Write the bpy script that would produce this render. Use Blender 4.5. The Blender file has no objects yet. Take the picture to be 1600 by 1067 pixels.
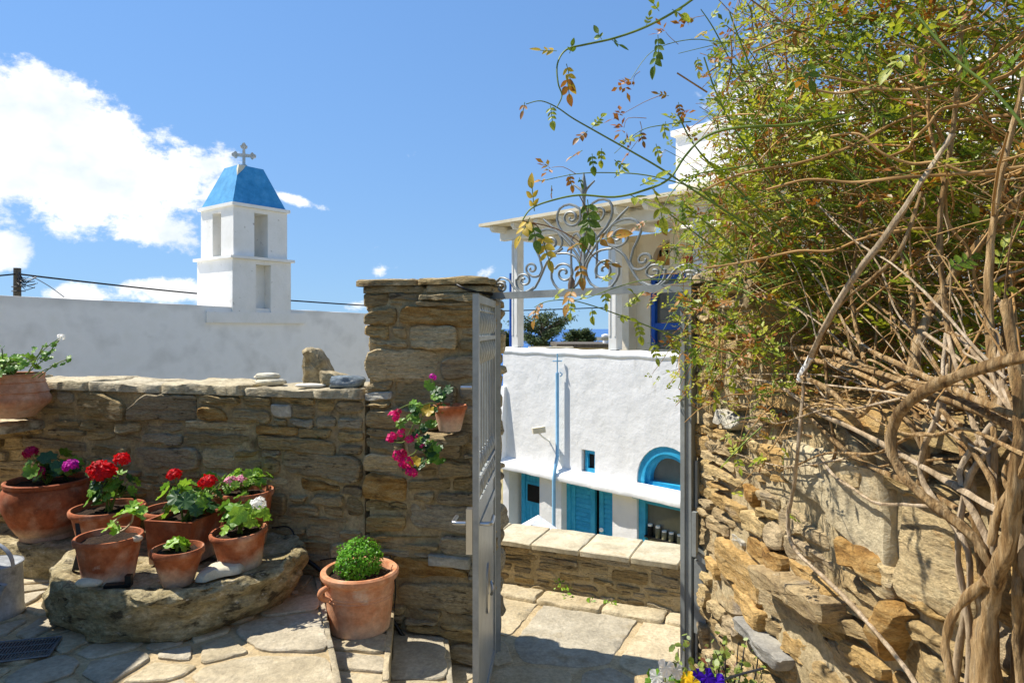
import bpy, bmesh, math, random
from mathutils import Vector, Matrix, noise, Euler
R = math.radians
C = bpy.context.scene.collection
F = 1067.0; H0 = 513.0; EYE = 1.75
# ------------------------------------------------------------------ camera, sky, sun, exposure
cam = bpy.data.cameras.new('camera'); camo = bpy.data.objects.new('camera', cam); C.objects.link(camo)
cam.sensor_width = 36; cam.lens = 36 * F / 1600; cam.clip_start = .05; cam.clip_end = 60000
cam.shift_y = -(533.5 - H0) / 1600
camo.location = (0, 0, EYE); camo.rotation_euler = (R(90), 0, 0)
sc = bpy.context.scene; sc.camera = camo
SUN_EL = R(54); SUN = Vector((-.95 * math.cos(SUN_EL), .312 * math.cos(SUN_EL), math.sin(SUN_EL))).normalized()
SUN_ROT = math.atan2(SUN.x, SUN.y)
SKY_STRENGTH = .15; CLOUD = 5.0; SKY_GAIN = 1.36
world = bpy.data.worlds.new('World'); sc.world = world; world.use_nodes = True
def build_world():
    nt = world.node_tree; nt.nodes.clear(); L = nt.links.new
    N = lambda t: nt.nodes.new(t)
    out = N('ShaderNodeOutputWorld'); bg = N('ShaderNodeBackground'); bg.inputs[1].default_value = SKY_STRENGTH
    sky = N('ShaderNodeTexSky'); sky.sky_type = 'NISHITA'; sky.sun_disc = False
    sky.sun_elevation = SUN_EL; sky.sun_rotation = SUN_ROT; sky.altitude = 0; sky.air_density = .95; sky.dust_density = .0; sky.ozone_density = 1.6
    tc = N('ShaderNodeTexCoord'); sep = N('ShaderNodeSeparateXYZ'); L(tc.outputs['Generated'], sep.inputs[0])
    # clear maritime air: the sky keeps its blue right down to the sea
    lift = N('ShaderNodeVectorMath'); lift.operation = 'MULTIPLY_ADD'; lift.inputs[1].default_value = (1, 1, .88); lift.inputs[2].default_value = (0, 0, .13); L(tc.outputs['Generated'], lift.inputs[0])
    nrm_ = N('ShaderNodeVectorMath'); nrm_.operation = 'NORMALIZE'; L(lift.outputs[0], nrm_.inputs[0]); L(nrm_.outputs[0], sky.inputs['Vector'])
    def m(op, a, b=None, c=None):
        n = N('ShaderNodeMath'); n.operation = op
        for i, v in enumerate((a, b, c)):
            if v is None: continue
            if isinstance(v, (int, float)): n.inputs[i].default_value = v
            else: L(v, n.inputs[i])
        return n.outputs[0]
    az = m('MULTIPLY', m('ARCTAN2', sep.outputs[0], sep.outputs[1]), 57.2958)
    el = m('MULTIPLY', m('ARCSINE', sep.outputs[2]), 57.2958)
    cmb = N('ShaderNodeCombineXYZ'); L(az, cmb.inputs[0]); L(el, cmb.inputs[1])
    nz = N('ShaderNodeTexNoise'); nz.inputs['Scale'].default_value = .19; nz.inputs['Detail'].default_value = 10; nz.inputs['Roughness'].default_value = .64
    mp = N('ShaderNodeMapping'); mp.inputs['Scale'].default_value = (1, 1.35, 1); L(cmb.outputs[0], mp.inputs[0]); L(mp.outputs[0], nz.inputs['Vector'])
    tot = None
    # the cumulus in view: azimuth, elevation, half width, half height, tilt, weight (degrees)
    for (a, e, rx, ry, t, w) in ((-35.5, 12.2, 15.5, 5.4, -13, 1.15), (-38.5, 5.0, 4.0, 2.2, 0, .9), (-27, 2.9, 5.0, 1.3, 0, .72), (-17.8, 10.2, 3.6, .75, -14, .62), (-33, 2.4, 3.6, 1.2, 0, .62), (-11, 4.75, 2.6, .8, 14, .42), (-2.0, 4.6, 1.6, 1.0, 25, .50), (-12.8, 2.0, 3.4, .7, 0, .42), (22, 17, 7, 4, 0, .62), (-22, 7.4, 5, .7, 0, .42), (52, 12, 12, 5, 8, .9), (-62, 8, 10, 4, 0, .9)):
        q = N('ShaderNodeMapping'); q.vector_type = 'TEXTURE'; q.inputs['Location'].default_value = (a, e, 0); q.inputs['Rotation'].default_value = (0, 0, R(t)); q.inputs['Scale'].default_value = (rx, ry, 1)
        L(cmb.outputs[0], q.inputs[0])
        ln = N('ShaderNodeVectorMath'); ln.operation = 'LENGTH'; L(q.outputs[0], ln.inputs[0])
        g = m('MULTIPLY', m('MAXIMUM', m('SUBTRACT', 1.25, ln.outputs['Value']), 0), w)
        tot = g if tot is None else m('MAXIMUM', tot, g)
    d = m('ADD', m('MULTIPLY', m('SUBTRACT', nz.outputs[0], .5), 2.1), m('SUBTRACT', tot, .36))
    mr = N('ShaderNodeMapRange'); mr.interpolation_type = 'SMOOTHSTEP'; L(d, mr.inputs[0]); mr.inputs[1].default_value = -.03; mr.inputs[2].default_value = .26
    up = m('GREATER_THAN', sep.outputs[2], 0)
    fac = m('MULTIPLY', m('MULTIPLY', mr.outputs[0], .97), up)
    nz2 = N('ShaderNodeTexNoise'); nz2.inputs['Scale'].default_value = .16; nz2.inputs['Detail'].default_value = 6; L(mp.outputs[0], nz2.inputs['Vector'])
    cr = N('ShaderNodeValToRGB'); L(nz2.outputs[0], cr.inputs[0])
    cr.color_ramp.elements[0].position = .36; cr.color_ramp.elements[0].color = (.70, .77, .88, 1)
    cr.color_ramp.elements[1].position = .55; cr.color_ramp.elements[1].color = (1, 1, 1, 1)
    sc_ = N('ShaderNodeVectorMath'); sc_.operation = 'SCALE'; L(cr.outputs[0], sc_.inputs[0]); sc_.inputs['Scale'].default_value = CLOUD
    lum = N('ShaderNodeRGBToBW'); L(sky.outputs[0], lum.inputs[0])     # soft shoulder: the camera's own highlight roll-off on the bright horizon
    gain = m('DIVIDE', SKY_GAIN, m('ADD', 1, m('MULTIPLY', lum.outputs[0], .32)))
    sk = N('ShaderNodeVectorMath'); sk.operation = 'SCALE'; L(sky.outputs[0], sk.inputs[0]); L(gain, sk.inputs['Scale'])
    hs_ = N('ShaderNodeHueSaturation'); hs_.inputs['Saturation'].default_value = 1.14; L(sk.outputs[0], hs_.inputs['Color'])
    mix = N('ShaderNodeMix'); mix.data_type = 'RGBA'; L(fac, mix.inputs['Factor']); L(hs_.outputs[0], mix.inputs['A']); L(sc_.outputs[0], mix.inputs['B'])
    L(mix.outputs['Result'], bg.inputs[0]); L(bg.outputs[0], out.inputs[0])
build_world()
sl = bpy.data.lights.new('sun', 'SUN'); sl.energy = 4.6; sl.angle = R(.53); sl.color = (1, .945, .86)
so = bpy.data.objects.new('sun', sl); C.objects.link(so); so.rotation_euler = SUN.to_track_quat('Z', 'Y').to_euler(); so.location = (-5, 3, 12)
vs = sc.view_settings; vs.view_transform = 'Standard'; vs.look = 'None'; vs.gamma = 1; vs.use_curve_mapping = False; vs.exposure = .73
sc.cycles.max_bounces = 8; sc.cycles.diffuse_bounces = 5; sc.cycles.use_denoising = True

# ------------------------------------------------------------------ helpers
def P(px, py, Y): return Vector(((px - 800) / F * Y, Y, EYE - (py - H0) / F * Y))
def G(px, py, z): return P(px, py, (EYE - z) * F / (py - H0))
class MB:
    def __init__(s): s.v = []; s.f = []
    def add(s, vs, fs):
        o = len(s.v); s.v += [tuple(v) for v in vs]; s.f += [tuple(i + o for i in f) for f in fs]; return s
    def box(s, a, b, M=None):
        (x0, y0, z0), (x1, y1, z1) = a, b
        vs = [Vector(p) for p in ((x0,y0,z0),(x1,y0,z0),(x1,y1,z0),(x0,y1,z0),(x0,y0,z1),(x1,y0,z1),(x1,y1,z1),(x0,y1,z1))]
        if M is not None: vs = [M @ v for v in vs]
        return s.add(vs, [(0,3,2,1),(4,5,6,7),(0,1,5,4),(1,2,6,5),(2,3,7,6),(3,0,4,7)])
    def prism(s, poly, z0, z1, M=None):
        n = len(poly); vs = [Vector((x, y, z0)) for x, y in poly] + [Vector((x, y, z1)) for x, y in poly]
        if M is not None: vs = [M @ v for v in vs]
        return s.add(vs, [tuple(range(n))[::-1], tuple(range(n, 2 * n))] + [(i, (i + 1) % n, n + (i + 1) % n, n + i) for i in range(n)])
    def lathe(s, prof, seg=32, M=None, jit=0, rng=None):
        vs = []; fs = []; n = len(prof)
        for i in range(seg):
            a = 2 * math.pi * i / seg
            for r, z in prof:
                v = Vector((r * math.cos(a), r * math.sin(a), z)); vs.append(M @ v if M is not None else v)
        for i in range(seg):
            j = (i + 1) % seg
            for k in range(n - 1): fs.append((i*n+k, j*n+k, j*n+k+1, i*n+k+1))
        return s.add(vs, fs)
    def tube(s, pts, rad, sides=6, smooth=4, cap=True):
        pts = [Vector(p) for p in pts]; n = len(pts)
        rad = list(rad) if hasattr(rad, '__len__') else [rad] * n
        if smooth > 1 and n > 2:
            q = []; rr = []
            for i in range(n - 1):
                p0, p1, p2, p3 = pts[max(i-1,0)], pts[i], pts[i+1], pts[min(i+2,n-1)]
                for k in range(smooth):
                    t = k / smooth
                    q.append(.5 * ((2*p1) + (p2-p0)*t + (2*p0-5*p1+4*p2-p3)*t*t + (3*p1-p0-3*p2+p3)*t**3)); rr.append(rad[i] + (rad[i+1]-rad[i]) * t)
            q.append(pts[-1]); rr.append(rad[-1]); pts, rad = q, rr; n = len(pts)
        nrm = None; vs = []; fs = []
        for i in range(n):
            t = (pts[min(i+1,n-1)] - pts[max(i-1,0)])
            if t.length < 1e-9: t = Vector((0, 0, 1))
            t.normalize()
            if nrm is None:
                nrm = t.cross(Vector((0, 0, 1)) if abs(t.z) < .9 else Vector((1, 0, 0))).normalized()
            else:
                nrm = (nrm - t * nrm.dot(t))
                nrm = nrm.normalized() if nrm.length > 1e-6 else t.orthogonal().normalized()
            b = t.cross(nrm)
            for k in range(sides):
                a = 2 * math.pi * k / sides; vs.append(pts[i] + (nrm * math.cos(a) + b * math.sin(a)) * rad[i])
        for i in range(n - 1):
            for k in range(sides):
                k2 = (k + 1) % sides; fs.append((i*sides+k, i*sides+k2, (i+1)*sides+k2, (i+1)*sides+k))
        if cap: fs.append(tuple(range(sides))[::-1]); fs.append(tuple(range((n-1)*sides, n*sides)))
        return s.add(vs, fs)
    def mesh(s, name, mat=None, smooth=None):
        me = bpy.data.meshes.new(name); me.from_pydata(s.v, [], s.f); me.update()
        if mat: me.materials.append(mat)
        if smooth is not None: shade(me, smooth)
        return me
def shade(me, ang):
    me.polygons.foreach_set('use_smooth', [True] * len(me.polygons)); me.set_sharp_from_angle(angle=R(ang))
def obj(name, me, parent=None, world=True, loc=None, rot=None, scale=None):
    o = bpy.data.objects.new(name, me); C.objects.link(o)
    if parent is not None:
        o.parent = parent
        if world and loc is None:
            w = Vector(parent.location); p = parent.parent
            while p is not None: w += Vector(p.location); p = p.parent
            o.location = -w
    if loc is not None: o.location = loc
    if rot is not None: o.rotation_euler = rot
    if scale is not None: o.scale = scale if hasattr(scale, '__len__') else (scale,) * 3
    return o
def tag(o, label=None, cat=None, group=None, kind=None):
    if label: o['label'] = label
    if cat: o['category'] = cat
    if group: o['group'] = group
    if kind: o['kind'] = kind
    return o
def thing(name, label, cat, loc=(0, 0, 0), group=None):
    o = bpy.data.objects.new(name, None); C.objects.link(o); o.location = loc; o.empty_display_size = .1
    return tag(o, label, cat, group)
def boolean(mb, cutters, name, mat, smooth=None):
    def solid(m_):
        me = m_.mesh('tmp'); bm = bmesh.new(); bm.from_mesh(me); bmesh.ops.recalc_face_normals(bm, faces=bm.faces); bm.to_mesh(me); bm.free(); return me
    base = bpy.data.objects.new('tmp', solid(mb)); C.objects.link(base); tmp = []
    for c in cutters:
        co = bpy.data.objects.new('tmpc', solid(c)); C.objects.link(co); tmp.append(co)
        md = base.modifiers.new('b', 'BOOLEAN'); md.operation = 'DIFFERENCE'; md.solver = 'EXACT'; md.object = co
    dg = bpy.context.evaluated_depsgraph_get(); dg.update()
    me = bpy.data.meshes.new_from_object(base.evaluated_get(dg)); me.name = name
    for t in tmp + [base]: bpy.data.objects.remove(t, do_unlink=True)
    me.materials.clear(); me.materials.append(mat)
    if smooth is not None: shade(me, smooth)
    return me

# ------------------------------------------------------------------ materials
def hexc(h):
    return tuple(((int(h[i:i+2], 16) / 255) ** 2.2) for i in (0, 2, 4)) + (1,)
def material(name, cols, scale=(6, 6, 6), rough=.85, bump=.3, bscale=40, bdist=.01, rnd=0, rnd_cols=None, mixf=.5, spots=None, metal=0, translucent=0, spec=.35, detail=8, coarse_bump=0, zstain=None, contrast=(.3, .7), grain=None):
    """cols: colour ramp over a noise; rnd_cols: ramp picked per object by its random number; spots: (colour, scale, threshold, width)"""
    m = bpy.data.materials.new(name); m.use_nodes = True; nt = m.node_tree; nt.nodes.clear(); L = nt.links.new
    N = lambda t: nt.nodes.new(t)
    out = N('ShaderNodeOutputMaterial'); bs = N('ShaderNodeBsdfPrincipled'); bs.inputs['Roughness'].default_value = rough; bs.inputs['Metallic'].default_value = metal; bs.inputs['Specular IOR Level'].default_value = spec
    tc = N('ShaderNodeTexCoord'); oi = N('ShaderNodeObjectInfo')
    off = N('ShaderNodeVectorMath'); off.operation = 'SCALE'; off.inputs[0].default_value = (17, 31, 23); L(oi.outputs['Random'], off.inputs['Scale'])
    ad = N('ShaderNodeVectorMath'); L(tc.outputs['Object'], ad.inputs[0]); L(off.outputs[0], ad.inputs[1])
    mp = N('ShaderNodeMapping'); mp.inputs['Scale'].default_value = scale; L(ad.outputs[0], mp.inputs[0])
    nz = N('ShaderNodeTexNoise'); nz.inputs['Scale'].default_value = 1; nz.inputs['Detail'].default_value = detail; nz.inputs['Roughness'].default_value = .62; L(mp.outputs[0], nz.inputs['Vector'])
    def ramp(cs, fac, lo=0, hi=1, const=False):
        r = N('ShaderNodeValToRGB'); L(fac, r.inputs[0]); e = r.color_ramp.elements
        if const: r.color_ramp.interpolation = 'CONSTANT'
        n = len(cs)
        for i, c in enumerate(cs):
            p = lo + (hi - lo) * i / max(n - 1 + (1 if const else 0), 1)
            if i < 2: e[i].position = p; e[i].color = hexc(c)
            else: x = e.new(p); x.color = hexc(c)
        if n == 1: e[1].color = e[0].color
        return r.outputs[0]
    col = ramp(cols, nz.outputs[0], *contrast)
    def mixc(f, a, b, mode='MIX'):
        x = N('ShaderNodeMix'); x.data_type = 'RGBA'; x.blend_type = mode
        if isinstance(f, (int, float)): x.inputs['Factor'].default_value = f
        else: L(f, x.inputs['Factor'])
        L(a, x.inputs['A']) if not isinstance(a, tuple) else setattr(x.inputs['A'], 'default_value', a)
        L(b, x.inputs['B']) if not isinstance(b, tuple) else setattr(x.inputs['B'], 'default_value', b)
        return x.outputs['Result']
    if rnd_cols: col = mixc(mixf, col, ramp(rnd_cols, oi.outputs['Random'], const=True))
    if rnd:
        hs = N('ShaderNodeHueSaturation'); L(col, hs.inputs['Color'])
        mr = N('ShaderNodeMapRange'); L(oi.outputs['Random'], mr.inputs[0]); mr.inputs[3].default_value = 1 - rnd; mr.inputs[4].default_value = 1 + rnd; L(mr.outputs[0], hs.inputs['Value']); col = hs.outputs[0]
    for sp in (spots or []):
        c, s_, th, w = sp[:4]
        n2 = N('ShaderNodeTexNoise'); n2.inputs['Detail'].default_value = 6; n2.inputs['Roughness'].default_value = .65
        m2 = N('ShaderNodeMapping'); m2.inputs['Scale'].default_value = s_ if hasattr(s_, '__len__') else (s_,) * 3; L(ad.outputs[0], m2.inputs[0]); L(m2.outputs[0], n2.inputs['Vector']); n2.inputs['Scale'].default_value = 1
        mr = N('ShaderNodeMapRange'); L(n2.outputs[0], mr.inputs[0]); mr.inputs[1].default_value = th; mr.inputs[2].default_value = th + w
        f = mr.outputs[0]
        if len(sp) > 4:
            x = N('ShaderNodeMath'); x.operation = 'MULTIPLY'; L(f, x.inputs[0]); x.inputs[1].default_value = sp[4]; f = x.outputs[0]
        col = mixc(f, col, hexc(c))
    if zstain:  # (colour, z from, z to, strength): lime bloom / grime that starts at an edge of the thing, broken up by noise
        c, za, zb, stg = zstain
        sx = N('ShaderNodeSeparateXYZ'); L(tc.outputs['Object'], sx.inputs[0])
        n2 = N('ShaderNodeTexNoise'); n2.inputs['Scale'].default_value = 9 if abs(za - zb) < .5 else 2.2; n2.inputs['Detail'].default_value = 6; L(ad.outputs[0], n2.inputs['Vector'])
        mr = N('ShaderNodeMapRange'); L(sx.outputs[2], mr.inputs[0]); mr.inputs[1].default_value = za; mr.inputs[2].default_value = zb; mr.inputs[3].default_value = 0; mr.inputs[4].default_value = 1
        a1 = N('ShaderNodeMath'); a1.operation = 'MULTIPLY_ADD'; L(n2.outputs[0], a1.inputs[0]); a1.inputs[1].default_value = 1.6; a1.inputs[2].default_value = -.8
        a2 = N('ShaderNodeMath'); L(mr.outputs[0], a2.inputs[0]); L(a1.outputs[0], a2.inputs[1]); a2.use_clamp = True
        a3 = N('ShaderNodeMath'); a3.operation = 'MULTIPLY'; L(a2.outputs[0], a3.inputs[0]); a3.inputs[1].default_value = stg
        col = mixc(a3.outputs[0], col, hexc(c))
    if grain:  # fine speckle of the mineral grain: (scale, amount)
        gn = N('ShaderNodeTexNoise'); gn.inputs['Scale'].default_value = 1; gn.inputs['Detail'].default_value = 5; gn.inputs['Roughness'].default_value = .75
        gm = N('ShaderNodeMapping'); gm.inputs['Scale'].default_value = grain[0] if hasattr(grain[0], '__len__') else (grain[0],) * 3; L(ad.outputs[0], gm.inputs[0]); L(gm.outputs[0], gn.inputs['Vector'])
        gr = N('ShaderNodeMapRange'); L(gn.outputs[0], gr.inputs[0]); gr.inputs[1].default_value = .3; gr.inputs[2].default_value = .7; gr.inputs[3].default_value = 1 - grain[1]; gr.inputs[4].default_value = 1 + grain[1]
        gs = N('ShaderNodeVectorMath'); gs.operation = 'SCALE'; L(col, gs.inputs[0]); L(gr.outputs[0], gs.inputs['Scale']); col = gs.outputs[0]
    L(col, bs.inputs['Base Color'])
    last = None
    if coarse_bump:
        n4 = N('ShaderNodeTexNoise'); n4.inputs['Scale'].default_value = 1; n4.inputs['Detail'].default_value = 5; L(mp.outputs[0], n4.inputs['Vector'])
        b0 = N('ShaderNodeBump'); b0.inputs['Strength'].default_value = 1; b0.inputs['Distance'].default_value = coarse_bump; L(n4.outputs[0], b0.inputs['Height']); last = b0.outputs[0]
    if bump:
        n3 = N('ShaderNodeTexNoise'); n3.inputs['Scale'].default_value = 1; n3.inputs['Detail'].default_value = 9; n3.inputs['Roughness'].default_value = .68
        m3 = N('ShaderNodeMapping'); m3.inputs['Scale'].default_value = bscale if hasattr(bscale, '__len__') else (bscale,) * 3; L(ad.outputs[0], m3.inputs[0]); L(m3.outputs[0], n3.inputs['Vector'])
        bp = N('ShaderNodeBump'); bp.inputs['Strength'].default_value = bump; bp.inputs['Distance'].default_value = bdist; L(n3.outputs[0], bp.inputs['Height'])
        if last: L(last, bp.inputs['Normal'])
        last = bp.outputs[0]
    if last: L(last, bs.inputs['Normal'])
    if translucent:
        tr = N('ShaderNodeBsdfTranslucent'); L(col, tr.inputs[0]); ms = N('ShaderNodeMixShader'); ms.inputs[0].default_value = translucent
        L(bs.outputs[0], ms.inputs[1]); L(tr.outputs[0], ms.inputs[2]); L(ms.outputs[0], out.inputs[0])
    else: L(bs.outputs[0], out.inputs[0])
    return m
M = {}
LAM = (5, 5, 42)
M['stone'] = material('schist_stone', ['7a6848', 'a58f66', 'bca67a', 'd2bf98'], LAM, .9, 1, (22, 22, 70), .022, rnd=.26, rnd_cols=['9c8962', 'a88f5e', '857e6e', '967f4e', 'ad9a74', '8c8676', '7d6f56', '968462', 'a0844e', '807e74', 'b5a480'], mixf=.5, spots=[('2e261b', (8, 8, 26), .60, .07, .75), ('c0ae88', (14, 14, 50), .62, .08, .6), ('8d6a3a', (5, 5, 12), .6, .1, .5), ('20191a', (22, 22, 30), .66, .05, .8)], coarse_bump=.03, grain=((45, 45, 130), .42))
M['stone_pale'] = material('pale_schist', ['80683f', 'b0925c', 'c9ac74', 'dac492'], (6, 6, 38), .9, 1, (26, 26, 64), .022, rnd=.16, rnd_cols=['b09a74', 'b59c6a', 'a08f74', 'b08d56', 'bfae8a', 'a89c84', '8d7a5a', 'b8a276', 'b0895033'[:6], '978f80'], mixf=.5, spots=[('54452f', (8, 8, 28), .60, .08, .65), ('8a8278', (5, 5, 9), .58, .12, .6), ('c08a44', (6, 6, 14), .63, .1, .55), ('e0d4b8', (15, 15, 40), .64, .08, .5)], coarse_bump=.03, grain=((60, 60, 150), .40))
M['stone_slab'] = material('smooth_pale_slab', ['978868', 'b2a382', 'c6b998'], (3, 3, 3), .88, .9, (22, 22, 30), .015, coarse_bump=.02, spots=[('b48d4c', (4, 4, 2), .58, .16, .7), ('8b897f', (6, 6, 3), .58, .15, .6)], grain=(50, .28))
M['stone_orange'] = material('ochre_stone', ['6f5029', '96703a', 'ac8a54', 'b9a070'], (8, 8, 30), .9, 1, (25, 25, 70), .02, rnd=.12, spots=[('4d3a22', (9, 9, 24), .6, .08, .7)], coarse_bump=.02, grain=((90, 90, 160), .4))
M['stone_white'] = material('pale_grey_stone', ['8d8878', 'a8a292', 'bdb7a6'], (8, 8, 30), .9, .8, (25, 25, 70), .01, grain=(60, .25))
M['mortar'] = material('brown_mortar', ['8d7a5a', 'a8936c', 'b9a47c'], (9, 9, 9), .95, .9, 45, .015, spots=[('4a3d2b', 5, .58, .12, .7)], grain=(55, .35))
M['mortar_pale'] = material('pale_mortar', ['94825e', 'b09e78', 'c0ae8a'], (9, 9, 9), .95, .9, 45, .015, grain=(60, .32))
M['flag'] = material('flagstone', ['8a7d62', 'a39577', 'b5a789', 'c4b89c'], (7, 7, 7), .8, .9, (24, 24, 24), .014, rnd=.10, rnd_cols=['b8a888', 'ab9d80', 'bfab84', 'b2a488', '9d9788', 'bcac8a', 'a59c8a', 'c0ae8c'], mixf=.5, spots=[('8c7a56', 4, .56, .14, .7), ('7f7c74', 3, .6, .1, .6), ('3d3628', 34, .72, .05, .7)], coarse_bump=.012, grain=(45, .28))
M['joint'] = material('sandy_joint', ['a08c68', 'b5a07a', 'c4b08c'], (11, 11, 11), .95, .9, 60, .01, spots=[('6e5a3c', 6, .6, .1, .7)], grain=(60, .32))
M['coping'] = material('wall_coping', ['94866a', 'ac9f80', 'beb294', 'cfc4a8'], (8, 8, 14), .88, .9, (22, 22, 60), .012, rnd=.12, rnd_cols=['ab9c7c', 'b3a27c', 'a0947c', 'b8a988'], mixf=.4, spots=[('75654a', 6, .56, .1, .8), ('5a4d38', (9, 9, 30), .6, .07, .6)], coarse_bump=.015, grain=((45, 45, 90), .36))
M['coping_white'] = material('limewashed_coping', ['a3977c', 'bcb092', 'ccc1a6'], (7, 7, 7), .85, .6, (26, 26, 26), .008, rnd=.06, spots=[('a58c62', 5, .6, .1, .6), ('8b7a5c', 40, .68, .05, .6)], grain=(50, .2))
M['boulder'] = material('boulder_slab', ['665b42', '94855f', 'b2a37c', 'cabd9a'], (7, 7, 18), .9, 1, (22, 22, 50), .03, spots=[('857030', (7, 7, 10), .61, .08, .55), ('2f281d', (8, 8, 16), .57, .07, .8), ('d0c6ae', (16, 16, 34), .62, .06, .75)], coarse_bump=.03, grain=((45, 45, 80), .45))
M['rock'] = material('loose_rock', ['7d7052', 'a29270', 'b8aa88'], (14, 14, 14), .9, .9, 45, .012, spots=[('5a4f3a', 18, .6, .1, .6)], grain=(60, .4))
M['pebble'] = material('pebble', ['b3a98e', 'c9c0a6', 'd6ceb6'], (9, 9, 9), .7, .3, 40, .004, grain=(60, .15))
M['pebble_white'] = material('white_pebble', ['cfc8b8', 'e0dacc'], (9, 9, 9), .7, .3, 40, .004)
M['blue_stone'] = material('blue_grey_stone', ['3d454b', '66737b', '98a0a2'], (12, 12, 22), .75, .6, 40, .008, spots=[('c9c4b4', (10, 10, 30), .62, .06, .8)], grain=(50, .3))
def whitewash(name, c=('d6d6d4', 'e6e5e2', 'eeeeec'), spots=None, zs=None, cb=.03, sc_=(2.2, 2.2, 2.2), bd=.012):
    return material(name, list(c), sc_, .9, .55, 16, bd, coarse_bump=cb, spots=spots, spec=.2, zstain=zs)
M['white'] = whitewash('whitewash', c=('dedcd6', 'e8e6e1', 'edebe7'), spots=[('c6c1b6', (7, 7, 2.5), .62, .1, .5)])
M['white_trim'] = whitewash('whitewash_trim', c=('edebe6', 'f3f2ee', 'f6f5f2'), cb=.012)
M['white_old'] = whitewash('weathered_whitewash', c=('e2dfd5', 'eae7df', 'f0ede6'), spots=[('8c8271', 9, .655, .05, .75), ('b7ac98', 3, .62, .1, .45)], cb=.012)
M['white_wall'] = whitewash('chapel_whitewash', c=('ece9e0', 'f2efe8', 'f5f3ec'), spots=[('c9c2b4', (2.5, 2.5, 6), .66, .1, .4)], zs=('857b6a', 2.02, 2.62, .8), cb=.003, bd=.004)
M['cream'] = whitewash('cream_plaster', c=('d9cbb0', 'e4d8c0', 'e8dfca'), cb=.006)
M['cream_old'] = material('weathered_cream', ['cbbfa2', 'dccfb2', 'e2d8c0'], (5, 5, 5), .9, .4, 20, .006, spots=[('8d7f64', 12, .64, .06, .6)])
M['niche'] = material('ochre_niche', ['b07f45', 'c7975a', 'd4aa70'], (6, 6, 6), .9, .4, 30, .006)
M['blue'] = material('turquoise_paint', ['2a93bd', '35a3cc', '45b0d6'], (5, 5, 5), .5, .25, 60, .003, rnd=.05, spec=.4, grain=(14, .10))
M['blue_roof'] = material('faded_blue_paint', ['2f7dac', '3d8dbc', '529cc8'], (5, 5, 5), .7, .3, 30, .006, spots=[('7fa9c0', 8, .66, .08, .5)], grain=(18, .12))
M['blue_deep'] = material('deep_blue_paint', ['14479c', '1b53ab', '2560b5'], (5, 5, 5), .5, .2, 60, .003)
M['blue_pipe'] = material('pale_blue_pipe', ['78aed0', '88bada', '98c4e0'], (5, 5, 5), .5, .1, 60, .002)
M['white_wood'] = material('white_painted_wood', ['dcd8ce', 'e6e3da', 'ecebe4'], (4, 4, 4), .6, .2, 50, .003, spots=[('b9ad98', 20, .68, .06, .6)])
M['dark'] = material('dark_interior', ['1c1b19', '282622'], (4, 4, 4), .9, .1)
M['glass'] = material('window_glass', ['55554d', '747268'], (2, 2, 2), .06, 0, spec=.6)
M['terracotta'] = material('terracotta', ['7e4228', '9c5836', 'ae6a46', 'bc7f5a'], (9, 9, 9), .9, .6, 60, .006, rnd=.2, spots=[('7a3d22', 7, .6, .1, .6), ('d8c3ac', 7, .62, .1, .6)], zstain=('cbb79e', .10, .0, .9), grain=(45, .2))
M['terracotta_light'] = material('light_terracotta', ['a5643f', 'b97a54', 'c78e68', 'd09e7c'], (9, 9, 14), .9, .45, 50, .004, rnd=.06, spots=[('8e5334', 6, .6, .1, .5), ('dccab4', 6, .58, .12, .6)], zstain=('cfb69c', .09, .0, .7), grain=(40, .2))
M['terracotta_red'] = material('old_red_terracotta', ['70381f', '8f4d2e', 'a2603e'], (7, 7, 7), .88, .5, 50, .005, spots=[('5c2e1c', 6, .58, .12, .7), ('cdb8a4', 10, .68, .07, .5)], zstain=('bfa68c', .09, .03, .9), grain=(35, .28))
M['soil'] = material('potting_soil', ['2a1e14', '3d2d1e', '513e2a'], (60, 60, 60), .98, 1, 160, .02)
M['iron'] = material('grey_gate_paint', ['747876', '838784', '909490'], (7, 7, 7), .42, .25, 60, .002, spec=.5, spots=[('6b6a60', 16, .66, .06, .5), ('6a4a30', (30, 30, 12), .70, .04, .8)], grain=(40, .12))
M['iron_lit'] = material('lit_gate_paint', ['8a8e8b', '9a9e9a', 'a6aaa6'], (7, 7, 7), .4, .25, 60, .002, spec=.5, spots=[('77766c', 16, .66, .06, .5), ('6a4a30', (30, 30, 12), .71, .04, .8)], grain=(40, .1))  # the grey gate paint lightened: light reflected off the leaf is put into the colour
M['steel'] = material('bright_steel', ['a9abab', 'bcbebe'], (7, 7, 7), .3, .1, 60, .001, metal=.9)
M['galv'] = material('galvanised_zinc', ['7d8082', 'a0a3a3', 'b9bbba'], (12, 12, 12), .5, .3, 40, .003, metal=.35, spots=[('55524a', 7, .6, .1, .6)], grain=(35, .25))
M['black'] = material('black_plastic', ['141414', '1f1f1f'], (7, 7, 7), .45, .1)
M['dark_metal'] = material('dark_metal', ['2a2a2b', '3a3a3a'], (9, 9, 9), .5, .2)
M['grate'] = material('worn_grate_steel', ['5a5c5c', '77797a'], (30, 30, 30), .5, .2, spots=[('5c4632', 30, .6, .1, .7)])
M['pole'] = material('weathered_pole', ['4c453c', '6a6256'], (20, 20, 3), .95, .4)
M['bark'] = material('jasmine_bark', ['654a2e', '99784c', 'b8996c', 'ceb48c'], (60, 60, 9), .95, 1, (130, 130, 14), .014, rnd=.15, spots=[('3d2b1a', (40, 40, 7), .58, .08, .75), ('a39a86', (9, 9, 9), .62, .1, .5)], grain=((150, 150, 22), .42))
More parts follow.
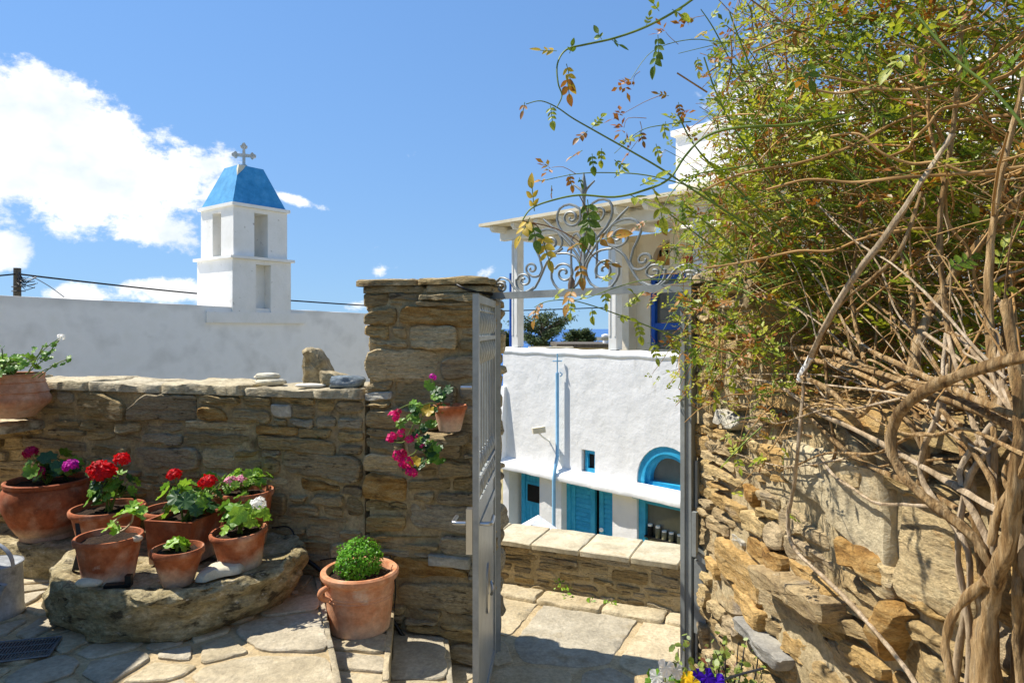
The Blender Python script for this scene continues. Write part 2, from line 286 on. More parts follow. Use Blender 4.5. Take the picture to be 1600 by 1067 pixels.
M['bark_grey'] = material('pale_grey_bark', ['8a755a', 'ab9678', 'c4b298'], (30, 30, 9), .92, 1, (70, 70, 16), .008, spots=[('6a5238', (20, 20, 6), .6, .1, .6)], grain=((150, 150, 22), .36))
M['twig'] = material('dry_twig', ['7a5a36', 'a07c4c', 'c09c6a'], (6, 6, 6), .95, 0)
M['stem'] = material('green_stem', ['526526', '667a30', '7a8a42'], (6, 6, 6), .6, 0)
M['stem_red'] = material('reddish_stem', ['6a4a30', '7d5a3a'], (6, 6, 6), .8, 0)
def leafmat(name, cols, tr=.35, sc_=9, rough=.45): return material(name, cols, (sc_,) * 3, rough, .15, 120, .002, rnd=.15, translucent=tr, spec=.4, contrast=(.35, .65))
M['leaf_vine'] = leafmat('vine_leaf', ['6c7c20', '90a02a', 'b2b43a', 'ccc24a'], .4, 11)
M['leaf_dark'] = leafmat('vine_leaf_dark', ['4c661e', '668028', '829438'], .35, 11)
M['leaf_dry'] = leafmat('vine_leaf_dry', ['7a4a20', 'a0662a', '8d7a30'], .3, 14)
M['leaf_orange'] = leafmat('young_orange_leaf', ['a0622a', 'b9822e', 'a89632'], .4, 11)
M['leaf_ger'] = leafmat('geranium_leaf', ['4a7426', '6a9432', '8ab040'], .3, 14)
M['leaf_ger_dark'] = leafmat('dark_geranium_leaf', ['23401c', '345628', '4a6c34'], .2, 14)
M['leaf_lime'] = leafmat('lime_leaf', ['6f9a28', '8fb838', 'a9cc4c'], .35, 14)
M['leaf_basil'] = leafmat('basil_leaf', ['4f8a1e', '6fae2c', '8cc83c'], .3, 30)
M['leaf_shrub'] = leafmat('shrub_leaf', ['4a5a24', '6c7c34', '8a9a48', '7a4a3a'], .3, 16)
M['leaf_yellow'] = leafmat('yellowed_leaf', ['c9a22c', 'dcc04a'], .4, 14)
M['conifer'] = material('conifer_foliage', ['2c3a20', '44522c', '5a6438'], (2, 2, 2), .8, 0, translucent=.15)
def petal(name, c): return material(name, [c], (20, 20, 20), .55, 0, rnd=.08, translucent=.3, spec=.3)
M['red'] = petal('red_petal', 'd8141c'); M['magenta'] = petal('magenta_petal', 'd81a6e'); M['deep_magenta'] = petal('deep_magenta_petal', 'b4164e')
M['violet_pink'] = petal('violet_pink_petal', 'd022a8'); M['pink'] = petal('pink_petal', 'e896b0'); M['whitep'] = petal('white_petal', 'fbf8ee')
M['yellow'] = petal('yellow_petal', 'f0c41c'); M['purple'] = petal('purple_petal', '4a1cb4')
M['sea'] = material('sea_water', ['1c4f94', '245a9e'], (.002, .01, .01), .25, .3, (.05, .2, .2), 1, spec=.5)
M['ground'] = material('dry_ground', ['7d7050', '94865f', '8a8c58'], (.3, .3, .3), .95, .5, 3, .1)
M['hill'] = material('scrub_hill', ['5f6440', '7d7a50', '8a8458'], (.05, .05, .05), .95, .8, (.4, .4, .4), 1.5, spots=[('3f4a2a', .18, .56, .06, .8)])
M['redpot'] = material('red_plastic', ['b81c3c'], (3, 3, 3), .5, 0)
M['slate'] = material('grey_slate', ['6a6862', '85827a', '9c978a'], (8, 8, 30), .85, .8, (25, 25, 60), .012, grain=(60, .25))
M['jar'] = material('jar_contents', ['7a7558', '8d886a', '66604a'], (5, 5, 5), .15, 0, rnd=.3)
M['bell'] = material('old_bronze', ['5c4c3c', '7a6a58'], (14, 14, 14), .6, .3, 40, .004)

# ------------------------------------------------------------------ polygon and stone helpers
def clip(poly, n, d):
    out = []
    for i in range(len(poly)):
        a, b = poly[i], poly[(i + 1) % len(poly)]
        da = n[0]*a[0] + n[1]*a[1] - d; db = n[0]*b[0] + n[1]*b[1] - d
        if da <= 0: out.append(a)
        if (da < 0 < db) or (db < 0 < da):
            t = da / (da - db); out.append((a[0] + (b[0]-a[0])*t, a[1] + (b[1]-a[1])*t))
    return out
def voronoi(region, seeds, joint):
    cells = []
    for i, s in enumerate(seeds):
        poly = list(region)
        near = sorted(range(len(seeds)), key=lambda k: (seeds[k][0]-s[0])**2 + (seeds[k][1]-s[1])**2)[1:16]
        for k in near:
            t = seeds[k]; n = Vector((t[0]-s[0], t[1]-s[1])); l = n.length; n /= l
            poly = clip(poly, n, n.x * (s[0]+t[0]) / 2 + n.y * (s[1]+t[1]) / 2 - joint / 2)
            if len(poly) < 3: break
        if len(poly) >= 3: cells.append(poly)
    return cells
def roughen(poly, step, amp, rng, rnd_corner=.25):
    """chip the corners of a polygon and jitter its edges"""
    n = len(poly); out = []
    for i in range(n):
        a = Vector(poly[i]); p = Vector(poly[i-1]); q = Vector(poly[(i+1) % n])
        la, lb = (p - a).length, (q - a).length; c = min(rnd_corner * min(la, lb), .06) * rng.uniform(.5, 1.3)
        if la < 1e-4 or lb < 1e-4: continue
        s = a + (p - a) / la * min(c, la*.45); e = a + (q - a) / lb * min(c, lb*.45)
        out.append(s); out.append((s + e) / 2 * .6 + a * .4); out.append(e)
        nx = q + ((a - q) / lb) * min(c, lb*.45); k = int((nx - e).length / step)
        for j in range(1, k + 1):
            t = j / (k + 1); m_ = e.lerp(nx, t); d = (nx - e).normalized(); m_ += Vector((-d.y, d.x)) * rng.uniform(-amp, amp); out.append(m_)
    return out
def stone_mesh(poly, back, proud, bev, rng, rings=2, namp=.006, nscale=9, tilt=.12, name='stone', mat=None, ang=50, crown=0):
    """a stone from a 2D outline (u,v): w is out of the wall. Returns MB in u,v,w"""
    c = sum(poly, Vector((0, 0))) / len(poly); n = len(poly); sd = Vector((rng.uniform(-99, 99), rng.uniform(-99, 99), rng.uniform(-99, 99)))
    ext = max((p - c).length for p in poly); tu, tv = rng.uniform(-tilt, tilt), rng.uniform(-tilt, tilt)
    mb = MB(); vs = []; fs = []
    def h(p): return proud + tu * (p.x - c.x) + tv * (p.y - c.y) + namp * noise.noise(Vector((p.x, p.y, 0)) * nscale + sd) * 2 + namp * .8 * noise.noise(Vector((p.x, p.y * 3, 0)) * nscale * 2.7 + sd)
    for p in poly: vs.append((p.x, p.y, -back))
    for p in poly:
        w = max(h(p) - bev * rng.uniform(.7, 1.3), .001); vs.append((p.x, p.y, w))
    for r in range(rings):
        t = 1 - (r / rings) if r else 1
        for p in poly:
            d = p - c; s = (1 - bev * 1.1 / max(d.length, .02)) * t; q = c + d * max(s, .05); vs.append((q.x, q.y, h(q) + crown * (1 - t)))
    ci = len(vs); vs.append((c.x, c.y, h(c) + crown))
    tot = rings + 2
    for r in range(tot - 1):
        for i in range(n):
            j = (i + 1) % n; fs.append((r*n+i, r*n+j, (r+1)*n+j, (r+1)*n+i))
    for i in range(n): fs.append(((tot-1)*n+i, (tot-1)*n+(i+1) % n, ci))
    return mb.add(vs, fs)
def to_world(mb, o, u, v, w):
    mb.v = [tuple(o + u * a + v * b + w * c) for a, b, c in mb.v]; return mb
def layout(u0, u1, z0, z1, hmin, hmax, rng, asp=(1.3, 3.6), split=.5, wmax=.5):
    """rubble courses: rows of uneven height, cells split into thin layers"""
    rows = [z0]
    while rows[-1] < z1 - hmin * .8: rows.append(min(rows[-1] + rng.uniform(hmin, hmax), z1))
    if z1 - rows[-1] > 1e-4: rows[-1] = z1
    ph = [rng.uniform(0, 9) for _ in rows]
    def zz(i, u):
        if i == 0 or i == len(rows) - 1: return rows[i]
        return rows[i] + .22 * hmin * math.sin(u * 4.1 + ph[i]) + .18 * hmin * math.sin(u * 11 + ph[i] * 2)
    cells = []
    for i in range(len(rows) - 1):
        h = rows[i+1] - rows[i]; u = u0 - rng.uniform(0, .1)
        while u < u1:
            w = min(max(h * rng.uniform(*asp), .09), wmax); ue = u + w
            if u1 - ue < .07: ue = u1 + .0
            a, b = max(u, u0), min(ue, u1)
            if b - a > .03:
                k = 1 + (rng.random() < split and h > .075) + (rng.random() < split * .35 and h > .12)
                cuts = sorted([0, 1] + [(j + 1) / k + rng.uniform(-.14, .14) for j in range(k - 1)])
                for j in range(k):
                    s1, s2 = rng.uniform(-.014, .014), rng.uniform(-.014, .014); c0, c1 = cuts[j], cuts[j+1]
                    L0, L1 = zz(i, a), zz(i+1, a); R0, R1 = zz(i, b), zz(i+1, b)
                    sub = [(a, b)]
                    if k > 1 and (b - a) > .26 and rng.random() < .5: mid = a + (b - a) * rng.uniform(.35, .65); sub = [(a, mid), (mid, b)]
                    for (p, q) in sub:
                        lz = lambda x, c: (L0 + (R0-L0)*(x-a)/(b-a)) * (1-c) + (L1 + (R1-L1)*(x-a)/(b-a)) * c
                        cells.append([(p + s1*.5, lz(p, c0) + s1), (q + s2*.5, lz(q, c0) + s2), (q - s1*.5, lz(q, c1) - s2*.4), (p - s2*.5, lz(p, c1) + s1*.6)])
            u = ue
    return cells
def shrink(poly, g):
    c = sum((Vector(p) for p in poly), Vector((0, 0))) / len(poly); n = len(poly); out = list(poly)
    for i in range(n):
        a, b = Vector(poly[i]), Vector(poly[(i+1) % n]); d = (b - a)
        if d.length < 1e-5: continue
        d.normalize(); nn = Vector((d.y, -d.x))
        if nn.dot(c - a) > 0: nn = -nn
        out = clip(out, nn, nn.dot(a) - g)
        if len(out) < 3: return None
    return out
def wall_stones(parent, o, u, w, U, Z, rng, mat, hr=(.09, .17), joint=.008, proud=(.008, .03), bev=.012, back=.04, rings=2, namp=.006, step=.05, split=.5, asp=(1.3, 3.6), pick=None, name='stone', skip=None, tilt=.12, wmax=.5, holes=None):
    v = Vector((0, 0, 1)); k = 0
    for cell in layout(U[0], U[1], Z[0], Z[1], hr[0], hr[1], rng, asp, split, wmax):
        cc = sum((Vector(p) for p in cell), Vector((0, 0))) / 4
        if skip and skip(cc): continue
        p = shrink(cell, joint * rng.uniform(.5, 1.9))
        if not p: continue
        if rng.random() < .45:      # knock a corner off
            a_ = rng.uniform(0, 6.28); nn = Vector((math.cos(a_), math.sin(a_) * 1.6)).normalized(); pc = sum((Vector(q) for q in p), Vector((0, 0))) / len(p)
            dm = max(nn.dot(Vector(q) - pc) for q in p); q2 = clip(p, nn, nn.dot(pc) + dm * rng.uniform(.55, .85))
            if len(q2) >= 3: p = q2
        p = roughen(p, step, .007, rng, rng.uniform(.18, .45))
        if len(p) < 5: continue
        mb = stone_mesh(p, back, rng.uniform(*proud), bev, rng, rings, namp, tilt=tilt)
        m_ = pick(cc, rng) if pick else mat
        obj(name, to_world(mb, o, u, v, w).mesh(name, m_, 34), parent); k += 1
    return k
def flags(parent, region, z, spacing, rng, joint=.02, thick=.012, mat=None, name='flagstone', jit=.42, step=.09):
    xs = [p[0] for p in region]; ys = [p[1] for p in region]; seeds = []
    y = min(ys) - spacing; r = 0
    def inside(p):
        s = 0
        for i in range(len(region)):
            a, b = region[i], region[(i+1) % len(region)]; cr = (b[0]-a[0])*(p[1]-a[1]) - (b[1]-a[1])*(p[0]-a[0])
            if s == 0: s = 1 if cr > 0 else -1
            elif cr * s < 0: return False
        return True
    while y < max(ys) + spacing:
        x = min(xs) - spacing + (r % 2) * spacing * .5
        while x < max(xs) + spacing:
            p = (x + rng.uniform(-jit, jit) * spacing * 1.2, y + rng.uniform(-jit, jit) * spacing * .8)
            if inside(p): seeds.append(p)
            x += spacing * 1.2
        y += spacing * .8; r += 1
    for cell in voronoi(region, seeds, joint):
        p = shrink(cell, .004)
        if not p: continue
        p = roughen(p, step, .006, rng, .2)
        if len(p) < 5: continue
        mb = stone_mesh(p, .004, thick * rng.uniform(.7, 1.2), .005, rng, 2, .0022, 6, tilt=.006)
        obj(name, to_world(mb, Vector((0, 0, z)), Vector((1, 0, 0)), Vector((0, 1, 0)), Vector((0, 0, 1))).mesh(name, mat, 40), parent)
def rock_mesh(rad, rng, sub=3, amp=.18, freq=1.6, name='rock', mat=None, flat=.0, ridg=.0):
    bm = bmesh.new(); bmesh.ops.create_icosphere(bm, subdivisions=sub, radius=1); sd = Vector([rng.uniform(-50, 50) for _ in range(3)])
    for v in bm.verts:
        d = v.co.normalized(); f = 1 + amp * noise.fractal(d * freq + sd, 1, 2, 5) + ridg * abs(noise.noise(d * 3 + sd))
        # squared-off boulder
        k = max(abs(d.x), abs(d.y), abs(d.z)); f *= (1 - flat) + flat / k
        v.co = Vector((d.x * rad[0], d.y * rad[1], d.z * rad[2])) * f
    me = bpy.data.meshes.new(name); bm.to_mesh(me); bm.free()
    if mat: me.materials.append(mat)
    shade(me, 55); return me
rng = random.Random(7)
Z3 = Vector((0, 0, 1))
# ================================================================== SETTING: ground, sea, paving
ZA, ZB, ZC = .37, .25, .13
def structure(name, mb, mat, smooth=None): return tag(obj(name, mb.mesh(name, mat, smooth)), kind='structure')
structure('sea', MB().add([(-30000, 150, -45), (30000, 150, -45), (30000, 45000, -45), (-30000, 45000, -45)], [(0, 1, 2, 3)]), M['sea'])
g = MB(); n = 40
for j in range(n + 1):
    for i in range(n + 1):
        x = -160 + 320 * i / n; y = -40 + 230 * j / n; g.v.append((x, y, -3.2 - max(0, y - 60) * .12 - max(0, y - 130) * .6 + noise.noise(Vector((x * .05, y * .05, 0))) * .15))
g.f = [(j*(n+1)+i, j*(n+1)+i+1, (j+1)*(n+1)+i+1, (j+1)*(n+1)+i) for j in range(n) for i in range(n)]
structure('ground', g, M['ground'], 60)
h = MB(); n = 60
for j in range(n + 1):
    for i in range(n + 1):
        x = 20 + 460 * i / n; y = 420 + 300 * j / n
        e = max(0, 1 - ((x - 250) / 200) ** 2) * max(0, 1 - ((y - 570) / 150) ** 2)
        h.v.append((x, y, -46 + 56 * e ** .42 + 5 * e * noise.fractal(Vector((x * .02, y * .02, 3)), 1, 2, 5)))
h.f = [(j*(n+1)+i, j*(n+1)+i+1, (j+1)*(n+1)+i+1, (j+1)*(n+1)+i) for j in range(n) for i in range(n)]
structure('hill', h, M['hill'], 60)
# terrace that the courtyard and the lane stand on
LWA = Vector((-.087, 4.62, 0)); LWB = Vector((1.026, 4.13, 0)); LWd = (LWB - LWA).normalized(); LWn = Vector((LWd.y, -LWd.x, 0))  # low wall front line; normal to the camera
a, b = LWA - LWd * 5, LWA + LWd * 6
structure('terrace_ground', MB().prism([(-7, -4), (6, -4), (6, b.y - .5), (b.x, b.y), (a.x, a.y), (-7, a.y + .8)], -3.3, -.03), M['joint'])
region = [(-.36, 2.0), (.95, 2.0), (2.5, 3.48), (-1.0, 5.02)]
lane = structure('lane_paving', MB().prism(region, -.029, .002), M['joint'])
flags(lane, region, .002, .56, random.Random(15), .032, .008, M['flag'], jit=.48, step=.06)
A = [(-5, 2.0), (-.45, 2.0), (-.663, 2.6), (-1.10, 3.80), (-1.10, 3.86), (-5, 4.9)]
court = structure('courtyard_paving', MB().prism(A, -.02, ZA), M['joint'])
flags(court, A, ZA, .20, random.Random(29), .026, .013, M['flag'], jit=.5, step=.06)
B = [(-.658, 2.6), (-.50, 2.6), (-.652, 3.69), (-1.09, 3.81)]
stepb = structure('upper_step', MB().prism(B, -.018, ZB), M['joint']); flags(stepb, B, ZB, .2, random.Random(3), .016, .014, M['flag'])
Cc = [(-.495, 2.6), (-.218, 2.6), (-.355, 3.62), (-.64, 3.68)]
stepc = structure('lower_step', MB().prism(Cc, -.016, ZC), M['joint']); flags(stepc, Cc, ZC, .24, random.Random(4), .016, .014, M['flag'])
# riser slabs on the step fronts
def riser(parent, p, q, z0, z1, k):
    p, q = Vector((p[0], p[1], 0)), Vector((q[0], q[1], 0)); d = (q - p).normalized(); nn = Vector((-d.y, d.x, 0)); nn = nn if nn.x > 0 else -nn; L = (q - p).length; r = random.Random(k); x = 0
    while x < L - .02:
        e = min(x + r.uniform(.22, .5), L)
        poly = roughen([(x + .004, z0), (e - .004, z0), (e - .004, z1), (x + .004, z1)], .06, .004, r, .08)
        obj('riser_slab', to_world(stone_mesh(poly, .01, .016, .004, r, 2, .002, tilt=.02), p, d, Z3, nn).mesh('riser_slab', M['flag'], 40), parent); x = e
riser(court, (-1.10, 3.83), (-.663, 2.6), ZB, ZA + .012, 1); riser(stepb, (-.652, 3.69), (-.50, 2.6), ZC, ZB + .012, 2); riser(stepc, (-.355, 3.62), (-.218, 2.6), 0, ZC + .012, 3)

# ================================================================== LEFT STONE WALL + GATE PILLAR
WD = Vector((1, -.275, 0)).normalized(); WN = Vector((-.275, -1, 0)).normalized()   # along the wall to the right, out to the camera
def WY(x): return 3.49 - .275 * x
def wp(px, py, out=0):   # point of the wall face seen at a pixel, moved out of the wall
    k = (px - 800) / F; Y = 3.49 / (1 + .275 * k); return P(px, py, Y) + WN * out
W0 = Vector((-4.6, WY(-4.6), 0))
wallL = (Vector((-.80, WY(-.80), 0)) - W0).length
WH = 1.37
wall = thing('stone_wall', 'low brown stone wall with flat coping behind the flower pots', 'wall', W0)
def frame_box(mb, o, u, w, u0, u1, d0, d1, z0, z1):
    pts = [o + u * a + w * b + Z3 * c for c in (z0, z1) for a, b in ((u0, d0), (u1, d0), (u1, d1), (u0, d1))]
    return mb.add(pts, [(0,3,2,1),(4,5,6,7),(0,1,5,4),(1,2,6,5),(2,3,7,6),(3,0,4,7)])
def rough_core(name, parent, o, u, w, u0, u1, depth, z0, z1, mat, amp=.006, st=.07):
    """mortar body of a wall: a box whose front is an uneven grid"""
    mb = MB(); nu = max(int((u1 - u0) / st), 2); nz_ = max(int((z1 - z0) / st), 2)
    for j in range(nz_ + 1):
        for i in range(nu + 1):
            p = o + u * (u0 + (u1-u0) * i / nu) + Z3 * (z0 + (z1-z0) * j / nz_); e = 0 if i in (0, nu) or j in (0, nz_) else 1
            mb.v.append(tuple(p + w * (e * amp * noise.noise(p * 7) * 1.5)))
    W_ = nu + 1
    mb.f = [(j*W_+i, j*W_+i+1, (j+1)*W_+i+1, (j+1)*W_+i) for j in range(nz_) for i in range(nu)]
    b = [o + u * a + w * -depth + Z3 * c for c in (z0, z1) for a in (u0, u1)]; k = len(mb.v); mb.v += [tuple(p) for p in b]
    c00, c10, c01, c11 = 0, nu, nz_*W_, nz_*W_+nu
    mb.f += [(k, k+2, k+3, k+1), tuple([c01 + i for i in range(nu + 1)] + [k+3, k+2]), tuple([i for i in range(nu, -1, -1)] + [k, k+1]), tuple([j*W_ for j in range(nz_, -1, -1)] + [k, k+2]), tuple([j*W_+nu for j in range(nz_+1)] + [k+3, k+1])]
    return obj(name, mb.mesh(name, mat, 50), parent)
rough_core('mortar_core', wall, W0, WD, WN, 0, wallL, .42, .1, WH, M['mortar'], .008)
PX1 = W0 + WD * wallL
def pick_left(c, r):
    x = r.random(); return M['stone_orange'] if x < .05 else (M['stone_white'] if x < .062 else M['stone'])
nst = wall_stones(wall, W0, WD, WN, (1.3, wallL), (.37, WH), random.Random(21), M['stone'], (.06, .17), .008, (.006, .036), .009, .03, 3, .006, .05, .55, pick=pick_left, tilt=.12, asp=(1.5, 4.6))
# coping slabs
x = .9; r = random.Random(8)
while x < wallL - .03:
    e = x + r.uniform(.3, .75)
    if wallL - e < .25: e = wallL + .0
    poly = roughen([(x + .003, -.03 + r.uniform(-.03, .015)), ((x + e) / 2, -.035 + r.uniform(-.02, .02)), (e - .003, -.03 + r.uniform(-.03, .015)), (e - .003, .44), (x + .003, .44)], .045, .014, r, .12)
    mb = stone_mesh(poly, 0, .047 + r.uniform(-.012, .012), .007, r, 3, .007, 9, tilt=.02)
    obj('coping_stone', to_world(mb, W0 + Z3 * (WH - .002), WD, -WN, Z3).mesh('coping_stone', M['coping'], 45), wall); x = e
# ledge and shelf stones of the wall
def shelf(name, parent, px, py, halfw, out, thick, k, mat, depth=.05):
    o = wp(px, py); r = random.Random(k)
    poly = roughen([(-halfw, -depth), (halfw, -depth), (halfw * .92, out * .8), (halfw * .3, out), (-halfw * .6, out * .95), (-halfw, out * .7)], .05, .008, r, .25)
    return obj(name, to_world(stone_mesh(poly, 0, thick, .012, r, 3, .006, 9, tilt=.02), o - Z3 * thick, WD, WN, Z3).mesh(name, mat, 45), parent)
shelf('shelf_stone', wall, 20, 652, .27, .34, .06, 1, M['coping'])
# ---- the pillar beside the gate
PILW = .66; PIL0 = Vector((-.785, WY(-.785), 0)); PTOP = 1.96
pil = thing('stone_gate_pillar', 'tall rough stone pillar that carries the open gate leaf', 'pillar', PIL0 - WN * .18)
rough_core('mortar_core', pil, PIL0 + WN * .01, WD, WN, .02, PILW - .02, .34, 0, PTOP, M['mortar'], .01)
wall_stones(pil, PIL0 + WN * .01, WD, WN, (-.012, PILW), (.02, PTOP - .02), random.Random(33), M['stone'], (.07, .17), .007, (.008, .046), .01, .10, 3, .008, .05, .5, pick=pick_left, asp=(1.6, 4.5), tilt=.16)
wall_stones(pil, PIL0 + WD * PILW - WN * .0, -WN, WD, (.03, .34), (.02, PTOP - .02), random.Random(35), M['stone'], (.07, .15), .006, (.0, .04), .016, .07, 2, .008, .04, .3, asp=(1.5, 3), tilt=.15)
wall_stones(pil, PIL0 - WN * .34, WN, -WD, (.0, .30), (WH, PTOP - .02), random.Random(36), M['stone'], (.06, .13), .006, (.0, .035), .014, .07, 2, .008, .04, .3, asp=(1.5, 3), tilt=.15)
r = random.Random(2)
for (u0, u1, z0, z1, ov) in ((-.03, .34, PTOP - .02, PTOP + .018, .03), (.345, .675, PTOP - .02, PTOP + .016, .028), (-.055, .30, PTOP + .016, PTOP + .05, .055), (.305, .69, PTOP + .018, PTOP + .055, .05)):
    poly = roughen([(u0, -ov), (u1, -ov), (u1, .36), (u0, .36)], .05, .012, r, .1)
    obj('cap_stone', to_world(stone_mesh(poly, 0, z1 - z0, .008, r, 3, .005, 8, tilt=.01), PIL0 + WN * .0 + Z3 * z0, WD, -WN, Z3).mesh('cap_stone', M['stone'], 45), pil)
shelf('shelf_stone', pil, 706, 673, .115, .16, .05, 5, M['stone'])
# pale stone in the pillar
o = wp(706, 873, .035); poly = roughen([(-.115, -.027), (.115, -.03), (.112, .025), (-.112, .03)], .05, .003, r, .1)
obj('stone', to_world(stone_mesh(poly, .05, .02, .006, r, 2, .004), o, WD, Z3, WN).mesh('stone', M['stone_white'], 45), pil)

# ================================================================== LOW WALL ACROSS THE LANE
lw = thing('lane_wall', 'knee high stone wall with pale square coping slabs beyond the gate', 'wall', LWA)
LWh = .30
rough_core('mortar_core', lw, LWA, LWd, LWn, -2.2, 3.2, .34, -1.2, LWh, M['mortar_pale'], .006)
wall_stones(lw, LWA, LWd, LWn, (-.45, 1.75), (.0, LWh), random.Random(41), M['stone'], (.045, .085), .006, (.004, .016), .008, .03, 2, .004, .05, .45, asp=(1.6, 5), tilt=.1, wmax=.3)
x = -.75; r = random.Random(12); k = 0
for wd_ in (.36, .33, .30, .335, .33, .30, .31, .36):
    poly = roughen([(x + .004, -.03), (x + wd_ - .004, -.03), (x + wd_ - .004, .36), (x + .004, .36)], .08, .003, r, .03)
    obj('coping_slab', to_world(stone_mesh(poly, 0, .035, .006, r, 2, .002, tilt=.008), LWA + Z3 * (LWh - .002), LWd, -LWn, Z3).mesh('coping_slab', M['coping_white'], 40), lw); x += wd_
kerb = MB(); frame_box(kerb, LWA, LWd, LWn, -.6, 2.0, -.05, .17, 0, .02)
kb = []
r = random.Random(6); x = -.6
while x < 2:
    e = x + r.uniform(.3, .6); poly = roughen([(x, .0), (e - .006, .0), (e - .006, .17 + r.uniform(-.02, .02)), (x, .17 + r.uniform(-.02, .02))], .06, .008, r, .12)
    obj('kerb_stone', to_world(stone_mesh(poly, .0, .035, .01, r, 2, .004, tilt=.03), LWA + Z3 * .0, LWd, LWn, Z3).mesh('kerb_stone', M['flag'], 45), lw); x = e

# ================================================================== RIGHT STONE WALL
RWo = Vector((.795, 2.90, 0)); RWd = Vector((.08, -1, 0)).normalized(); RWn = Vector((-1, -.08, 0)).normalized()
def RY(px, off=0): k = (px - 800) / F; return (1.032 - off) / (k + .08)     # depth of the right wall's face at an image column
def rw(px, py, off=0): return P(px, py, RY(px, off))
def ruv(px, py): p = rw(px, py); d = p - RWo; return d.dot(RWd), p.z
rwall = thing('stone_garden_wall', 'sunlit wall of layered ochre stones under the climbing jasmine', 'wall', RWo)
RTOP = 1.52
rough_core('mortar_core', rwall, RWo + RWn * .008, RWd, RWn, -.02, .62, .5, -.02, 1.95, M['mortar_pale'], .012)
rough_core('mortar_core', rwall, RWo + RWn * .008, RWd, RWn, .621, 3.2, .45, -.02, RTOP - .01, M['mortar_pale'], .012)
SL = [ruv(*p) for p in ((1238, 700), (1395, 660), (1415, 850), (1255, 775))]
slab_box = (min(p[0] for p in SL), max(p[0] for p in SL), SL[3][1], SL[0][1])
big = [(slab_box[0], slab_box[2] + .06), (slab_box[1], slab_box[2] - .08), (slab_box[1] - .02, slab_box[3] + .04), (slab_box[0] + .01, slab_box[3] + .03)]
big2 = [(slab_box[1] + .012, slab_box[2] - .10), (slab_box[1] + .24, slab_box[2] - .10), (slab_box[1] + .24, slab_box[3] + .02), (slab_box[1] + .006, slab_box[3] + .02)]
def in_slab(c): return slab_box[0] - .02 < c.x < slab_box[1] + .22 and slab_box[2] - .04 < c.y < slab_box[3] + .0
def pick_right(c, r):
    x = r.random(); return M['stone_orange'] if x < .05 else (M['stone_white'] if x < .07 else M['stone_pale'])
wall_stones(rwall, RWo, RWd, RWn, (-.02, 2.0), (.02, RTOP - .03), random.Random(52), M['stone_pale'], (.055, .135), .006, (.012, .042), .009, .04, 4, .010, .028, .5, pick=pick_right, skip=in_slab, tilt=.18, asp=(1.6, 4), wmax=.36)
wall_stones(rwall, RWo, RWd, RWn, (-.02, .62), (RTOP - .01, 1.93), random.Random(53), M['stone_pale'], (.05, .12), .008, (.01, .045), .009, .05, 4, .010, .03, .4, pick=pick_right, tilt=.2, asp=(1.4, 3), wmax=.3)
r = random.Random(3)
for poly, mt, pr in ((big, 'stone_slab', .035), (big2, 'stone_pale', .03)):
    p = roughen(poly, .05, .008, r, .12)
    obj('stone', to_world(stone_mesh(p, .02, pr, .010, r, 5, .012, 7, tilt=.05), RWo, RWd, Z3, RWn).mesh('stone', M[mt], 45), rwall)
def right_stone(pts, mt, pr, tilt=.2, lean=0):
    p = roughen([ruv(*q) for q in pts], .03, .005, r, .15)
    obj('stone', to_world(stone_mesh(p, .03, pr, .012, r, 4, .009, tilt=tilt), RWo, RWd, Z3, RWn).mesh('stone', M[mt], 45), rwall)
right_stone([(1335, 835), (1400, 870), (1418, 920), (1345, 880)], 'stone_orange', .06)
right_stone([(1398, 985), (1425, 935), (1450, 960), (1418, 1035)], 'stone_orange', .075)
right_stone([(1215, 880), (1345, 940), (1345, 975), (1225, 915)], 'stone_pale', .10, .1)
right_stone([(1175, 960), (1255, 1030), (1250, 1048), (1172, 978)], 'slate', .07, .05)
x = .64
while x < 2.9:
    e = x + r.uniform(.25, .5); poly = roughen([(x, -.05), (e - .006, -.05), (e - .006, .42), (x, .42)], .05, .012, r, .1)
    obj('coping_stone', to_world(stone_mesh(poly, 0, .05, .01, r, 3, .006, tilt=.03), RWo + Z3 * (RTOP - .012), RWd, -RWn, Z3).mesh('coping_stone', M['stone_pale'], 45), rwall); x = e
x = -.04
while x < .62:
    e = min(x + r.uniform(.2, .36), .66); poly = roughen([(x, -.04), (e - .004, -.04), (e - .004, .45), (x, .45)], .05, .012, r, .1)
    obj('coping_stone', to_world(stone_mesh(poly, 0, .045, .01, r, 3, .006, tilt=.03), RWo + Z3 * 1.935, RWd, -RWn, Z3).mesh('coping_stone', M['stone_pale'], 45), rwall); x = e
# end face of the right wall towards the lane is mortar; planting ledge at its foot
ledge = MB(); frame_box(ledge, RWo, RWd, RWn, .25, 2.4, -.02, .34, 0, .40)
obj('planting_ledge', ledge.mesh('planting_ledge', M['mortar_pale']), rwall)
lr = random.Random(9); x = .25
while x < 2.3:
    e = x + lr.uniform(.2, .35); poly = roughen([(x, .0), (e - .008, .0), (e - .008, .35), (x, .35)], .05, .008, lr, .1)
    obj('ledge_stone', to_world(stone_mesh(poly, 0, .03, .008, lr, 2, .004, tilt=.03), RWo + Z3 * .398, RWd, RWn, Z3).mesh('ledge_stone', M['stone_pale'], 45), rwall); x = e

